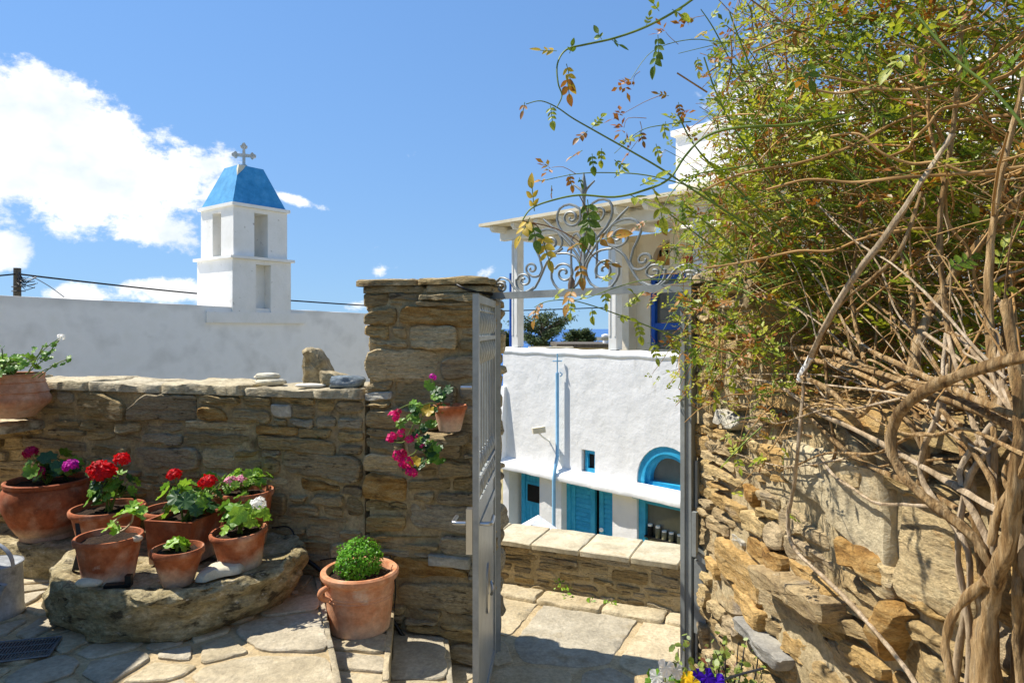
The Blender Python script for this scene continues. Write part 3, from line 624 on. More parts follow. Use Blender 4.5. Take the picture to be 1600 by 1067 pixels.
# ================================================================== UNSEEN HOUSE BLOCK past the left edge, added and sized to shade that corner
hl = thing('shadow_house', 'unseen house block past the left edge, added to cast the shadow on the paving', 'house', (-4.5, 1.5, 0))
obj('wall', boolean(MB().box((-6, -3, 0), (-3.02, 3.43, 2.42)), [MB().box((-3.3, .4, .37), (-2.9, 1.3, 2.4)), MB().box((-3.2, 2.0, 1.2), (-2.9, 2.8, 2.0))], 'wall', M['mortar']), hl)  # dull wall tone so the added block bounces little light
obj('parapet', MB().box((-6, -3.02, 2.422), (-3.0, 3.45, 2.5)).mesh('parapet', M['coping']), hl)
obj('door', MB().box((-3.3, .42, .37), (-3.22, 1.28, 2.38)).mesh('door', M['blue']), hl)
obj('window', MB().box((-3.19, 2.02, 1.22), (-3.14, 2.78, 1.98)).mesh('window', M['blue']), hl)
M['concrete'] = material('pale_concrete', ['9a9890', 'b5b3ac', 'c4c2bc'], (14, 14, 14), .9, .5, 40, .006, grain=(30, .25))
# ================================================================== CHAPEL WITH BELL TOWER
CHd = Vector((.61, .792, 0)).normalized(); CHn = Vector((CHd.y, -CHd.x, 0)); CH0 = Vector((-5.75, 14, 0))     # wall runs away to the right
ch = thing('chapel', 'white chapel wall and bell tower with blue roof behind the stone wall', 'chapel', CH0)
def cw(t, d, z): return CH0 + CHd * t - CHn * d + Z3 * z
mb = MB(); t0, t1 = -7.5, 5.6; n = 30
for i in range(n + 1):
    t = t0 + (t1 - t0) * i / n; zt = 2.19 - .021 * t + .012 * noise.noise(Vector((t * 1.7, 0, 0)))
    for d, z in ((.0, -3.2), (.0, zt), (.28, zt + .015), (.28, -3.2)): mb.v.append(tuple(cw(t, d, z)))
for i in range(n): mb.f += [(i*4+k, (i+1)*4+k, (i+1)*4+(k+1) % 4, i*4+(k+1) % 4) for k in range(4)]
mb.f += [(0, 1, 2, 3), (n*4+3, n*4+2, n*4+1, n*4)]
obj('wall', mb.mesh('wall', M['white_wall'], 30), ch)
mb = MB(); mb.add([cw(t, d, z) for z in (-3.2, 1.9) for t, d in ((t0 + .3, .29), (t1 - .3, .29), (t1 - .3, 4.5), (t0 + .3, 4.5))], [(0,1,2,3),(7,6,5,4),(0,4,5,1),(1,5,6,2),(2,6,7,3),(3,7,4,0)])
obj('roof', mb.mesh('roof', M['white_old']), ch)
# plinth band under the tower
mb = MB(); mb.add([cw(t, d, z) for z in (1.86, 2.09) for t, d in ((-.55, -.05), (1.75, -.05), (1.75, .05), (-.55, .05))], [(0,1,2,3)[::-1],(4,5,6,7),(0,1,5,4),(1,2,6,5),(2,3,7,6),(3,0,4,7)])
obj('plinth_band', mb.mesh('plinth_band', M['white_old']), ch)
TM = Matrix.Translation(CH0) @ Matrix((( CHd.x, -CHn.x, 0, 0), (CHd.y, -CHn.y, 0, 0), (0, 0, 1, 0), (0, 0, 0, 1)))   # tower frame: x along the wall, y into it
def tb(a, b): return MB().box(a, b, TM)
w = 1.38
obj('tower_base', boolean(tb((0, -.035, 1.95), (w, w, 3.19)), [tb((.53, -.2, 1.9), (.88, .20, 3.10))], 'tower_base', M['white_old']), ch)
def ledge_ring(z0, z1, ov, wo, nm, par):
    mb = tb((-ov + wo, -ov - .03 + wo, z0), (w - wo + ov, w - wo + ov, z1)); return obj(nm, mb.mesh(nm, M['white_old']), par)
ledge_ring(3.192, 3.25, .065, 0, 'tower_ledge', ch)
i_ = .055
obj('belfry', boolean(tb((i_, i_ - .03, 3.25), (w - i_, w - i_, 4.28)), [tb((.53, -.2, 3.26), (.85, .55, 4.19)), tb((-.2, .50, 3.26), (.55, .84, 4.19))], 'belfry', M['white_old']), ch)
ledge_ring(4.282, 4.35, .05, i_, 'belfry_cornice', ch)
# truncated blue pyramid roof
a0, a1, tz0, tz1 = .06, .40, 4.351, 5.24
vs = [TM @ Vector(p) for p in ((a0, a0, tz0), (w - a0, a0, tz0), (w - a0, w - a0, tz0), (a0, w - a0, tz0), (a1, a1, tz1), (w - a1, a1, tz1), (w - a1, w - a1, tz1), (a1, w - a1, tz1))]
rf = obj('roof', MB().add(vs, [(0,3,2,1),(4,5,6,7),(0,1,5,4),(1,2,6,5),(2,3,7,6),(3,0,4,7)]).mesh('roof', M['blue_roof']), ch)
# flaked corner patch
pm = MB(); d1 = (Vector(vs[0]) - Vector(vs[4]))
p4, p0, p5, p7 = vs[4], vs[0], vs[5], vs[7]; of = (TM.to_3x3() @ Vector((-1, -1, .6))).normalized() * .006
e1 = (p5 - p4).normalized(); e2 = (p7 - p4).normalized(); dn = (p0 - p4).normalized()
pm.add([p4 + of, p4 + e1 * .16 + of + Z3 * .0 , p4 + e1 * .12 + dn * .10 + of, p4 + dn * .30 + of], [(0, 1, 2, 3)]); pm.add([p4 + of, p4 + dn * .30 + of, p4 + e2 * .06 + dn * .12 + of, p4 + e2 * .05 + of], [(0, 1, 2, 3)])
obj('bare_patch', pm.mesh('bare_patch', M['cream_old']), rf)
# cross with trefoil ends, facing along the wall
def cross_outline(s=1.0):
    out = []
    def arm(ang, L):
        c, s_ = math.cos(ang), math.sin(ang)
        for x, y in ((.03, .03), (L - .12, .026), (L - .105, .062), (L - .07, .075), (L - .055, .05), (L, .0 + .018), (L, -.018), (L - .055, -.05), (L - .07, -.075), (L - .105, -.062), (L - .12, -.026), (.03, -.03))[::-1]:
            out.append((x * c - y * s_, x * s_ + y * c))
    for k, L in ((0, .25), (1, .27), (2, .25)): arm(k * math.pi / 2, L)
    out += [(-.031, -.031), (-.03, -.2), (-.07, -.22), (-.07, -.30), (.07, -.30), (.07, -.22), (.03, -.2)]
    return out
cm = MB(); ol = cross_outline(); k = len(ol); cc = TM @ Vector((w / 2, w / 2, tz1 + .295)); cd = Vector((.94, .34, 0)); cn = Vector((cd.y, -cd.x, 0))
fv = [cc + cd * x + Z3 * y + cn * .04 for x, y in ol] + [cc + cd * x + Z3 * y - cn * .04 for x, y in ol]
cm.add(fv, [tuple(range(k)), tuple(range(2*k - 1, k - 1, -1))] + [(i, k + i, k + (i + 1) % k, (i + 1) % k) for i in range(k)])
obj('cross', cm.mesh('cross', M['concrete']), ch)

# ================================================================== WHITE HOUSE BELOW THE LANE
FU = Vector((.69, -.724, 0)).normalized(); FN = Vector((-FU.y * -1, -FU.x, 0)); FN = Vector((-.724, -.69, 0)).normalized(); FO = Vector((-.13, 14, 0))
def fu(px, wv=0):
    o = FO + FN * wv; k = (px - 800) / F; return (k * o.y - o.x) / (FU.x - k * FU.y)
def fp(u, wv, z): return FO + FU * u + FN * wv + Z3 * z
def fz(px, py, wv=0): u = fu(px, wv); return EYE - (py - H0) / F * (FO + FU * u + FN * wv).y
FM = Matrix.Translation(FO) @ Matrix(((FU.x, -FN.x, 0, 0), (FU.y, -FN.y, 0, 0), (0, 0, 1, 0), (0, 0, 0, 1)))   # x along the facade, y into the house
def fb(u0, u1, d0, d1, z0, z1): return MB().box((u0, d0, z0), (u1, d1, z1), FM)
hs = thing('white_house', 'whitewashed house with turquoise doors and an arched window below the lane', 'house', FO + FU * 3 + Z3 * -3.2)
LZ = -.97; UL = fu(786); UR = 8.4; HT = 1.31
print('facade u: door1', fu(794), fu(843), 'door2', fu(877), fu(957), 'small', fu(909), fu(929), 'arch', fu(995), fu(1070))
d1a, d1b = fu(795), fu(843); d2a, d2b = fu(877), fu(957); sa, sb = fu(908.5), fu(929.5); aa = fu(995); ab = aa + 1.2
szb, szt = fz(918, 738), fz(918, 703); azb = fz(995, 768); azt = fz(1037, 697); arr = (ab - aa) / 2; azs = azt - arr
def arch_poly(u0, u1, zb, zs, n=14):
    c = (u0 + u1) / 2; r_ = (u1 - u0) / 2
    return [(u0, zb), (u1, zb)] + [(c + r_ * math.cos(math.pi * i / n), zs + r_ * math.sin(math.pi * i / n)) for i in range(n + 1)]
AX = FM @ Matrix(((1, 0, 0, 0), (0, 0, 1, 0), (0, 1, 0, 0), (0, 0, 0, 1)))   # maps (u, z, d)
def fprism(poly, d0, d1): return MB().prism(poly, d0, d1, AX)
DB = -3.15; DT = LZ - .14
cut = [fb(d1a, d1b, -.1, .42, DB, DT), fb(d2a, d2b, -.1, .30, DB, DT), fb(sa, sb, -.1, .25, szb, szt), fprism(arch_poly(aa, ab, azb, azs), -.1, .35), fb(aa, aa + 1.6, -.1, .35, DB + .5, DT)]
obj('wall', boolean(fb(UL, UR, 0, 1.2, -3.2, HT), cut, 'wall', M['white']), hs)
# rounded lime edge on the parapet
mb = MB(); mb.tube([fp(UL + (UR - UL) * i / 40, -.06, HT - .03 + .012 * math.sin(i * 1.7)) for i in range(41)], .085, 8, 1); obj('parapet_edge', mb.mesh('parapet_edge', M['white_trim'], 60), hs)
# leaning buttress strip at the left end
mb = MB(); mb.add([fp(u, wv, z) for z, wv in ((LZ, .22), (HT - .75, .05)) for u in (UL - .02, UL + .10)] + [fp(u, -.02, z) for z in (LZ, HT - .75) for u in (UL - .02, UL + .10)], [(0,1,3,2), (0,2,6,4), (1,5,7,3), (2,3,7,6), (0,4,5,1)]); obj('buttress', mb.mesh('buttress', M['white_trim']), hs)
# sloping lime ledge over the doors
nn = 44; mb = MB()
for i in range(nn + 1):
    u = UL - .12 + (UR - UL) * i / nn; j = .014 * math.sin(i * 2.3) + .012 * math.sin(i * .9)
    for wv, z in ((-.01, LZ + .10), (.19 + j, LZ + .015), (.22 + j, LZ - .04), (.20 + j, LZ - .115), (-.01, LZ - .137)): mb.v.append(tuple(fp(u, wv, z)))
for i in range(nn): mb.f += [(i*5+k, i*5+k+1, (i+1)*5+k+1, (i+1)*5+k) for k in range(4)]
mb.f += [(4, 3, 2, 1, 0), tuple(nn*5 + k for k in range(5))]
obj('ledge', mb.mesh('ledge', M['white_trim'], 60), hs)
# plank door with a small pane
def door(u0, u1, dep, kind):
    if kind == 'plank':
        d = obj('door', fb(u0, u1, dep, dep + .05, DB, DT).mesh('door', M['blue']), hs)
        obj('frame', fb(u0 + .002, u0 + .10, dep - .06, dep, DB, DT - .002).mesh('frame', M['blue']), d); x = u0 + .105
        while x < u1 - .03:
            e = min(x + .095, u1 - .002); obj('plank', fb(x, e - .008, dep - .022, dep - .001, DB, DT - .003).mesh('plank', M['blue']), d); x = e
        pu0, pu1 = fu(827, -dep), u1 - .01; z0, z1 = fz(835, 783, -dep), fz(835, 757, -dep)
        obj('pane_frame', fb(pu0 - .06, pu1, dep - .04, dep - .023, z0 - .06, z1 + .06).mesh('pane_frame', M['blue']), d)
        obj('pane', fb(pu0, pu1 - .002, dep - .052, dep - .041, z0, z1).mesh('pane', M['dark']), d)
    return d
door(d1a + .12, d1b, .30, 'plank')
def shutter(u0, u1, dep, nm):
    d = obj(nm, fb(u0, u1, dep, dep + .03, DB, DT).mesh(nm, M['blue']), hs)
    for a_, b_ in ((u0, u0 + .10), (u1 - .10, u1)): obj('stile', fb(a_, b_, dep - .03, dep - .001, DB, DT - .002).mesh('stile', M['blue']), d)
    obj('rail', fb(u0 + .102, u1 - .102, dep - .028, dep - .0015, DT - .12, DT - .003).mesh('rail', M['blue']), d)
    z = DT - .14
    while z > DB + .1:
        s = MB().add([FM @ Vector(p) for p in ((u0 + .104, dep - .026, z - .075), (u1 - .104, dep - .026, z - .075), (u1 - .104, dep - .004, z), (u0 + .104, dep - .004, z), (u0 + .104, dep - .001, z - .075), (u1 - .104, dep - .001, z - .075))], [(0, 1, 2, 3), (0, 4, 5, 1), (0, 3, 4), (1, 5, 2)])
        obj('slat', s.mesh('slat', M['blue']), d); z -= .085
    return d
su = fu(931, -.2); sv = fu(938, -.2)
shutter(d2a + .10, su, .20, 'shutter_door'); sd = shutter(sv, d2b - .003, .20, 'shutter_door')
obj('frame', fb(d2a + .002, d2a + .098, .15, .29, DB, DT - .002).mesh('frame', M['blue']), sd)
obj('handle', MB().lathe([(0, 0), (.035, 0), (.04, .03), (0, .045)], 10, Matrix.Translation(FM @ Vector((sv + .05, .16, fz(937, 825, -.2)))) @ Matrix.Rotation(R(90), 4, 'X')).mesh('handle', M['white_trim'], 40), sd)
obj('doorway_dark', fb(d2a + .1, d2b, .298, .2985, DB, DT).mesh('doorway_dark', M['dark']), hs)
# small window
wn = obj('window', fb(sa + .05, sb, .10, .13, szb + .002, szt - .002).mesh('window', M['dark']), hs)
for a_ in ((sa + .05, sa + .11, szb + .003, szt - .003), (sa + .111, sb - .002, szt - .07, szt - .003), (sa + .111, sb - .002, szb + .003, szb + .07), (sb - .05, sb - .002, szb + .071, szt - .071)):
    obj('frame', fb(a_[0], a_[1], .05, .098, a_[2], a_[3]).mesh('frame', M['blue']), wn)
# arched window: outer frame ring, inner ring, sill, pane
def ring(u0, u1, zb, zs, t, d0, d1, nm, par, mat):
    o_ = arch_poly(u0, u1, zb, zs, 20); i2 = arch_poly(u0 + t, u1 - t, zb + t, zs, 20); n_ = len(o_)
    mb = MB(); vs = [AX @ Vector((p[0], p[1], d)) for d in (d0, d1) for pl in (o_, i2) for p in pl]
    fs = []
    for i in range(n_):
        j = (i + 1) % n_; fs += [(i, j, n_ + j, n_ + i), (2*n_+i, 3*n_+i, 3*n_+j, 2*n_+j), (n_+i, n_+j, 3*n_+j, 3*n_+i), (i, 2*n_+i, 2*n_+j, j)]
    return obj(nm, mb.add(vs, fs).mesh(nm, mat), par)
aw = obj('arched_window', fprism(arch_poly(aa + .01, ab - .01, azb + .01, azs, 20), .20, .22).mesh('arched_window', M['glass']), hs)
ring(aa + .004, ab - .004, azb + .004, azs, .13, .03, .19, 'frame', aw, M['blue']); ring(aa + .134, ab - .134, azb + .134, azs, .07, .09, .199, 'sash', aw, M['blue'])
obj('sill', fb(aa - .03, ab + .03, -.10, .028, azb - .09, azb + .06).mesh('sill', M['blue']), aw)
# lower shop window with jars
sw0 = aa; szt2 = DT
sw = obj('shop_window', fb(sw0 + .14, sw0 + 1.6, .12, .13, DB + .52, DT - .1).mesh('shop_window', M['glass']), hs)
obj('frame', fb(sw0 + .003, sw0 + .138, .05, .2, DB + .5, DT - .002).mesh('frame', M['blue']), sw); obj('frame', fb(sw0 + .139, sw0 + 1.6, .05, .2, DT - .10, DT - .002).mesh('frame', M['blue']), sw)
obj('shelf', fb(sw0 + .14, sw0 + 1.6, .02, .118, fz(1020, 840) - .03, fz(1020, 840)).mesh('shelf', M['dark']), sw)
jr = random.Random(4)
for i, px in enumerate((1016, 1028, 1038, 1049, 1062)):
    p = fp(fu(px, -.07), -.07, fz(1020, 840)); s = .8 if i in (2, 3, 4) else 1.1
    j = obj('jar', MB().lathe([(0, 0), (.045, 0), (.047, .13 * s), (.035, .15 * s), (0, .15 * s)], 12, Matrix.Translation(p)).mesh('jar', M['jar' if i else 'dark'], 50), sw)
    obj('lid', MB().lathe([(0, .1505 * s), (.04, .1505 * s), (.04, .18 * s), (0, .18 * s)], 12, Matrix.Translation(p)).mesh('lid', M['white_trim'], 50), j)
# pipe with a small cross on its top, in front of the facade
pu = fu(866, .24); pp = fp(pu - .06, .09, 0); zt = fz(865, 582, .09)
pipe = obj('downpipe', MB().tube([fp(pu, .25, -3.2), fp(pu, .25, LZ - .1), fp(pu, .22, LZ + .1), fp(pu - .06, .09, LZ + .32), fp(pu - .06, .09, zt)], .034, 10, 1).mesh('downpipe', M['blue_pipe'], 40), hs)
mb = MB().tube([(pp.x, pp.y, zt), (pp.x, pp.y, zt + .36)], .014, 6, 1); q = Vector((pp.x, pp.y, zt + .22)); mb.tube([q - Vector((.09, 0, 0)), q + Vector((.09, 0, 0))], .012, 6, 1)
mb.tube([(pp.x + .05, pp.y - .02, zt - .07), (pp.x + .09, pp.y - .02, zt - .03), (pp.x + .05, pp.y - .02, zt + .01)], .012, 6, 3); obj('cross', mb.mesh('cross', M['blue_pipe'], 40), pipe)
# wall lamp: arm, housing
lu = fu(858); lz = fz(858, 672)
lm = obj('wall_lamp', MB().tube([fp(lu, -.02, lz - .22), fp(lu, .16, lz - .12), fp(lu - .02, .30, lz)], .016, 6, 3).mesh('wall_lamp', M['white_wood'], 40), hs)
mb = MB(); hm = Matrix.Translation(fp(lu - .05, .32, lz + .02)) @ Matrix.Rotation(R(-80), 4, 'Z') @ Matrix.Rotation(R(8), 4, 'X')
mb.prism([(-.05, -.06), (.05, -.06), (.08, .06), (.07, .18), (-.07, .18), (-.08, .06)], -.05, .06, hm); obj('housing', mb.mesh('housing', M['cream_old']), lm)
mb = MB().prism([(-.05, .06), (.05, .06), (.05, .16), (-.05, .16)], -.056, -.051, hm); obj('lens', mb.mesh('lens', M['dark']), lm)
# ---- veranda on the terrace roof
TZ = HT
def post(px0, px1, wv, nm='post', ztop=3.55):
    u0, u1 = fu(px0, wv), fu(px1, wv); c = fp((u0 + u1) / 2, wv, 0); s = .085
    Mx = Matrix.Translation(c) @ FM.to_3x3().to_4x4()
    o_ = obj(nm, MB().box((-s, -s, TZ + .06), (s, s, ztop), Mx).mesh(nm, M['white_wood']), hs)
    obj('foot', MB().box((-s*.6, -s*.6, TZ - .02), (s*.6, s*.6, TZ + .0599), Mx).mesh('foot', M['pole']), o_)
    mb = MB()
    for sgn in (-1, 1): mb.box((-s + .006 if sgn < 0 else s - .046, -s - .012, TZ + .3), (-s + .046 if sgn < 0 else s - .006, -s - .001, ztop - .1), Mx)
    obj('batten', mb.mesh('batten', M['white_wood']), o_)
post(801, 817, -.12); post(953, 970, -.12); post(1088, 1102, -.12)
VD = 2.6
def fbox(nm, u0, u1, d0, d1, z0, z1, mat, par=hs): return obj(nm, fb(u0, u1, d0, d1, z0, z1).mesh(nm, M[mat]), par)
u_l = fu(806, -.12) - .12
fbox('beam', u_l - .25, UR, .02, .16, 3.56, 3.76, 'white_wood'); fbox('beam', u_l, u_l + .14, .161, VD, 3.561, 3.75, 'white_wood')
for i in range(11):
    u = u_l - .1 + i * .62
    rft = MB(); prof = [(-.36, 3.80), (-.36, 3.74), (-.30, 3.68), (VD, 3.765), (VD, 3.90)]
    rft.add([FM @ Vector((u + s, d, z)) for s in (-.045, .045) for d, z in [(p[0], p[1] + .012 + max(0, p[0]) * 0) for p in prof]], [(4,3,2,1,0), (5,6,7,8,9)] + [(k, (k+1) % 5, 5 + (k+1) % 5, 5 + k) for k in range(5)])
    obj('rafter', rft.mesh('rafter', M['white_wood']), hs)
rv = [FM @ Vector(p) for p in ((u_l - .38, -.45, 3.815), (UR, -.45, 3.815), (UR, VD, 3.925), (u_l - .38, VD, 3.925), (u_l - .38, -.45, 3.875), (UR, -.45, 3.875), (UR, VD, 3.985), (u_l - .38, VD, 3.985))]
obj('veranda_roof', MB().add(rv, [(0,3,2,1),(4,5,6,7),(0,1,5,4),(1,2,6,5),(2,3,7,6),(3,0,4,7)]).mesh('veranda_roof', M['cream_old']), hs)
bw = fu(976, -VD)       # cream back room
ar0, ar1 = fu(1019, -VD), fu(1019, -VD) + .92; az0 = fz(1035, 415, -VD); azp = fz(1050, 374, -VD)
bd0, bd1 = fu(1016, -VD), fu(1072, -VD); bdt = fz(1040, 428, -VD)
obj('upper_room', boolean(fb(bw, UR, VD, VD + 3.2, HT - .3, 3.76), [fprism(arch_poly(ar0, ar1, az0, azp - .46), VD - .1, VD + .3), fb(bd0, bd1, VD - .1, VD + .3, HT, bdt)], 'upper_room', M['cream']), hs)
fbox('pilaster', bw - .05, bw + .32, VD - .28, VD - .001, HT - .2, 3.6, 'cream')
nch = obj('arched_niche', fprism(arch_poly(ar0 + .01, ar1 - .01, az0 + .01, azp - .46), VD + .15, VD + .16).mesh('arched_niche', M['niche']), hs)
for (px, py, w2, h2) in ((1032, 396, .06, .14), (1042, 394, .07, .14), (1042, 384, .06, .06), (1051, 404, .06, .2), (1050, 382, .08, .16)):
    u, z = fu(px, -VD - .15), fz(px, py, -VD - .15); obj('niche_hole', fb(u - w2 / 2, u + w2 / 2, VD + .145, VD + .1495, z - h2 / 2, z + h2 / 2).mesh('niche_hole', M['dark']), nch)
fbox('pier', fu(1053, -VD + .4), fu(1053, -VD + .4) + .5, VD - .55, VD - .3, fz(1060, 420, -VD), 3.7, 'cream')
bd = fbox('glazed_door', bd0 + .1, bd1 - .1, VD + .12, VD + .14, HT, bdt - .12, 'glass')
for a_ in ((bd0 + .01, bd0 + .10, HT, bdt - .01), (bd1 - .10, bd1 - .01, HT, bdt - .01)): fbox('frame', a_[0], a_[1], VD + .02, VD + .12, a_[2], a_[3], 'blue_deep', bd)
fbox('frame', bd0 + .101, bd1 - .101, VD + .022, VD + .118, bdt - .14, bdt - .012, 'blue_deep', bd)
zb = fz(1040, 510, -VD); fbox('rail', bd0 + .101, bd1 - .101, VD + .024, VD + .117, zb - .07, zb + .07, 'blue_deep', bd)
fbox('bench', fu(955, -1.2), bw + .6, .9, 1.2, HT + .2, HT + .27, 'cream_old')
# upper white storey
uu = fu(1056, -VD - .5); zt_ = fz(1056, 205, -VD - .5)
fbox('upper_storey', uu, UR + 9, VD + .5, VD + 7, 3.5, zt_ - .12, 'white_trim'); fbox('cornice', uu - .08, UR + 9, VD + .42, VD + 7.1, zt_ - .119, zt_, 'white_trim')
fbox('upper_ledge', uu - .05, UR + 9, VD + .3, VD + .499, fz(1060, 290, -VD - .5) - .06, fz(1060, 290, -VD - .5), 'white_trim')
# right wing seen through the jasmine
fbox('side_room', fu(1150, -VD + .3), 14, VD - .3, VD + 2, HT - .3, 3.9, 'white_trim')
# things on and near the house
pb = P(798, 545, 14.7)
bp = obj('blue_pole', MB().tube([(pb.x, pb.y, HT - .02), (pb.x, pb.y, pb.z), (pb.x, pb.y, P(798, 427, 14.7).z)], .03, 8, 1).mesh('blue_pole', M['blue_deep'], 40)); tag(bp, 'thin upright blue metal pole left of the veranda post', 'pole')
q = fp(fu(1075, -1.9), -1.9, fz(1075, 414, -1.9)); rp = obj('red_pot', MB().lathe([(0, 0), (.075, 0), (.10, .155), (.085, .155), (.07, .02), (0, .02)], 20, Matrix.Translation((0, 0, 0))).mesh('red_pot', M['redpot'], 40), loc=q); tag(rp, 'red flower pot on the veranda ledge', 'pot')
fbox('pot_ledge', fu(1062, -1.9), fu(1062, -1.9) + 1.2, 1.7, 2.1, q.z - .08, q.z - .001, 'cream')
# white limed gable cap just behind the lane wall
gx = P(832, 816, 5.9); gb = thing('gable_cap', 'small white limed gable peak just behind the lane wall', 'roof', (gx.x, gx.y, gx.z - .6))
gM = Matrix.Translation(gx) @ Matrix.Rotation(R(-14), 4, 'Z')
def gpoly(s, dz): return [(-.36 * s, -.9), (.46 * s, -.9), (.46 * s, -.30 + dz), (0, dz), (-.36 * s, -.22 + dz)]
GX = gM @ Matrix(((1, 0, 0, 0), (0, 0, 1, 0), (0, 1, 0, 0), (0, 0, 0, 1)))
obj('gable_wall', MB().prism(gpoly(.96, -.055), .0, .24, GX).mesh('gable_wall', M['coping']), gb)
mb = MB()
for (x0, z0, x1, z1) in ((-.40, -.245, 0, 0), (0, 0, .50, -.32)):
    mb.add([GX @ Vector(p) for p in ((x0, z0 - .06, -.07), (x1, z1 - .06, -.07), (x1, z1, -.05), (x0, z0, -.05), (x0, z0 - .06, .25), (x1, z1 - .06, .25), (x1, z1, .25), (x0, z0, .25))], [(0,1,2,3),(4,7,6,5),(0,4,5,1),(3,2,6,7),(0,3,7,4),(1,5,6,2)])
obj('lime_edge', mb.mesh('lime_edge', M['white_trim']), gb)
# beige low building behind the terrace
lb = thing('low_building', 'low beige flat roofed building beyond the veranda terrace', 'building', (1.6, 22, -3.2))
bx0, bx1 = P(893, 540, 22).x, P(985, 540, 22).x; zt2 = P(893, 537, 22).z
obj('wall', MB().box((bx0, 22, -3.2), (bx1 + 1, 25, zt2 - .12)).mesh('wall', M['cream_old']), lb); obj('roof', MB().box((bx0 - .5, 21.6, zt2 - .119), (bx1 + 1.2, 25.2, zt2)).mesh('roof', M['pole']), lb)
obj('wall', MB().box((P(826, 540, 21).x, 21, -3.2), (bx0 - .02, 21.4, P(860, 542, 21).z)).mesh('wall', M['cream_old']), lb)
obj('chimney', MB().lathe([(0, 0), (.09, 0), (.09, .25), (.13, .26), (.13, .33), (0, .36)], 12, Matrix.Translation((P(946, 537, 23).x, 23, zt2 - .05))).mesh('chimney', M['white_trim'], 40), lb)
# dark spreading trees
def conifer(px, py, Y, rx, rz, seed, label):
    c = P(px, py, Y); rg = random.Random(seed); t = thing('cypress_tree', label, 'tree', (c.x, c.y, -8), 'dark trees beyond the terrace')
    mb = MB().tube([(c.x, c.y, -8), (c.x + .1, c.y, c.z - rz), (c.x - .1, c.y, c.z + rz * .3)], [.3, .22, .08], 8, 3)
    tips = []
    for i in range(26):
        a = rg.uniform(0, 6.28); z = rg.uniform(-.9, .7); l = rx * rg.uniform(.55, 1.05) * math.sqrt(max(.08, 1 - z * z * .8))
        e = c + Vector((math.cos(a) * l, math.sin(a) * l * .8, z * rz + .25 * rz)); s = c + Vector((0, 0, z * rz * .7 - .3 * rz)); mb.tube([s, s.lerp(e, .55) + Z3 * .05 * rz, e], [.06, .04, .015], 4, 2); tips.append((s, e))
    obj('trunk', mb.mesh('trunk', M['pole'], 60), t)
    lf = MB()
    for s, e in tips:
        for k in range(150):
            q = s.lerp(e, rg.uniform(.35, 1.06)) + Vector((rg.gauss(0, rx * .09), rg.gauss(0, rx * .09), rg.gauss(.02, rz * .10))); u = Vector((rg.gauss(0, 1), rg.gauss(0, 1), rg.gauss(.3, .7))).normalized() * rg.uniform(.05, .11); v = u.orthogonal().normalized() * rg.uniform(.02, .05)
            lf.add([q - u - v * .3, q + v, q + u, q - v], [(0, 1, 2, 3)])
    tag(obj('crown', lf.mesh('crown', M['conifer']), t), kind='stuff')
conifer(848, 520, 36, 1.75, 1.05, 3, 'wide dark conifer beside the left veranda post')
conifer(902, 532, 38, 1.0, .62, 5, 'small dark conifer right of the wide one')
conifer(795, 530, 40, .9, .5, 6, 'dark conifer half hidden behind the left veranda post')
# utility pole with cables
up = P(27, 419, 26); pl = thing('utility_pole', 'weathered utility pole with tangled cables above the chapel wall', 'utility pole', (up.x, up.y, -3.2))
obj('pole', MB().tube([(up.x, up.y, -3.2), (up.x, up.y, up.z)], [.17, .13], 10, 1).mesh('pole', M['pole'], 40), pl)
mb = MB(); rg = random.Random(1); hub = P(46, 440, 25.8)
for k in range(16):
    a_ = P(30 + rg.uniform(-4, 4), 428 + rg.uniform(-3, 16), 25.85); b_ = hub + Vector((rg.uniform(-.3, .35), 0, rg.uniform(-.25, .25))); mb.tube([a_, a_.lerp(b_, .5) + Vector((0, -.1, rg.uniform(-.25, .1))), b_], .014, 4, 4)
obj('cable_tangle', mb.mesh('cable_tangle', M['black'], 60), pl)
mb = MB()
for z in (455, 448): mb.tube([P(18, z, 25.85), P(40, z, 25.85)], .02, 5, 1)
obj('crossbar', mb.mesh('crossbar', M['dark_metal']), pl)
def cable(pts, rad, lab): return tag(obj('overhead_cable', MB().tube(pts, rad, 5, 5).mesh('overhead_cable', M['black'], 60)), lab, 'cable')
cable([P(27, 428, 26), P(120, 439, 27), P(300, 458, 30), P(460, 470, 33), P(600, 479, 36), P(760, 486, 40), P(960, 480, 44)], .034, 'long black overhead cable passing behind the bell tower')
cable([P(-40, 433, 24), P(-5, 431, 25), P(27, 428, 26)], .03, 'short black cable from the utility pole to the left edge')
cable([P(50, 432, 26), P(75, 446, 25), P(100, 464, 24)], .016, 'thin slack cable slanting down right of the utility pole')
# ================================================================== GATE: frame with scrolled crest, and the open leaf
GH = Vector((-.085, 3.645, 0)); GR = Vector((.752, 2.86, 0)); GU = (GR - GH).normalized(); GN = Vector((GU.y, -GU.x, 0)); GL = (GR - GH).length; GZ = 1.905
def gpt(px, py, out=0):   # point of the gate plane seen at a pixel
    k = (px - 800) / F; Y = (GH.x - GH.y * GU.x / GU.y) / (k - GU.x / GU.y); return P(px, py, Y) + GN * out
gf = thing('garden_gateway', 'grey iron gate frame topped by a scrolled wrought iron crest', 'gate', GH)
def gbox(u0, u1, w0, w1, z0, z1): return frame_box(MB(), GH, GU, GN, u0, u1, w0, w1, z0, z1)
obj('post', gbox(-.040, -.014, -.05, -.012, 0, GZ - .001).mesh('post', M['iron']), gf)
rp_ = MB(); frame_box(rp_, GH, GU, GN, GL - .035, GL + .012, -.025, .025, 0, GZ + .045); frame_box(rp_, GH, GU, GN, GL - .035, GL - .015, .0251, .032, .01, GZ)
obj('post', rp_.mesh('post', M['iron']), gf)
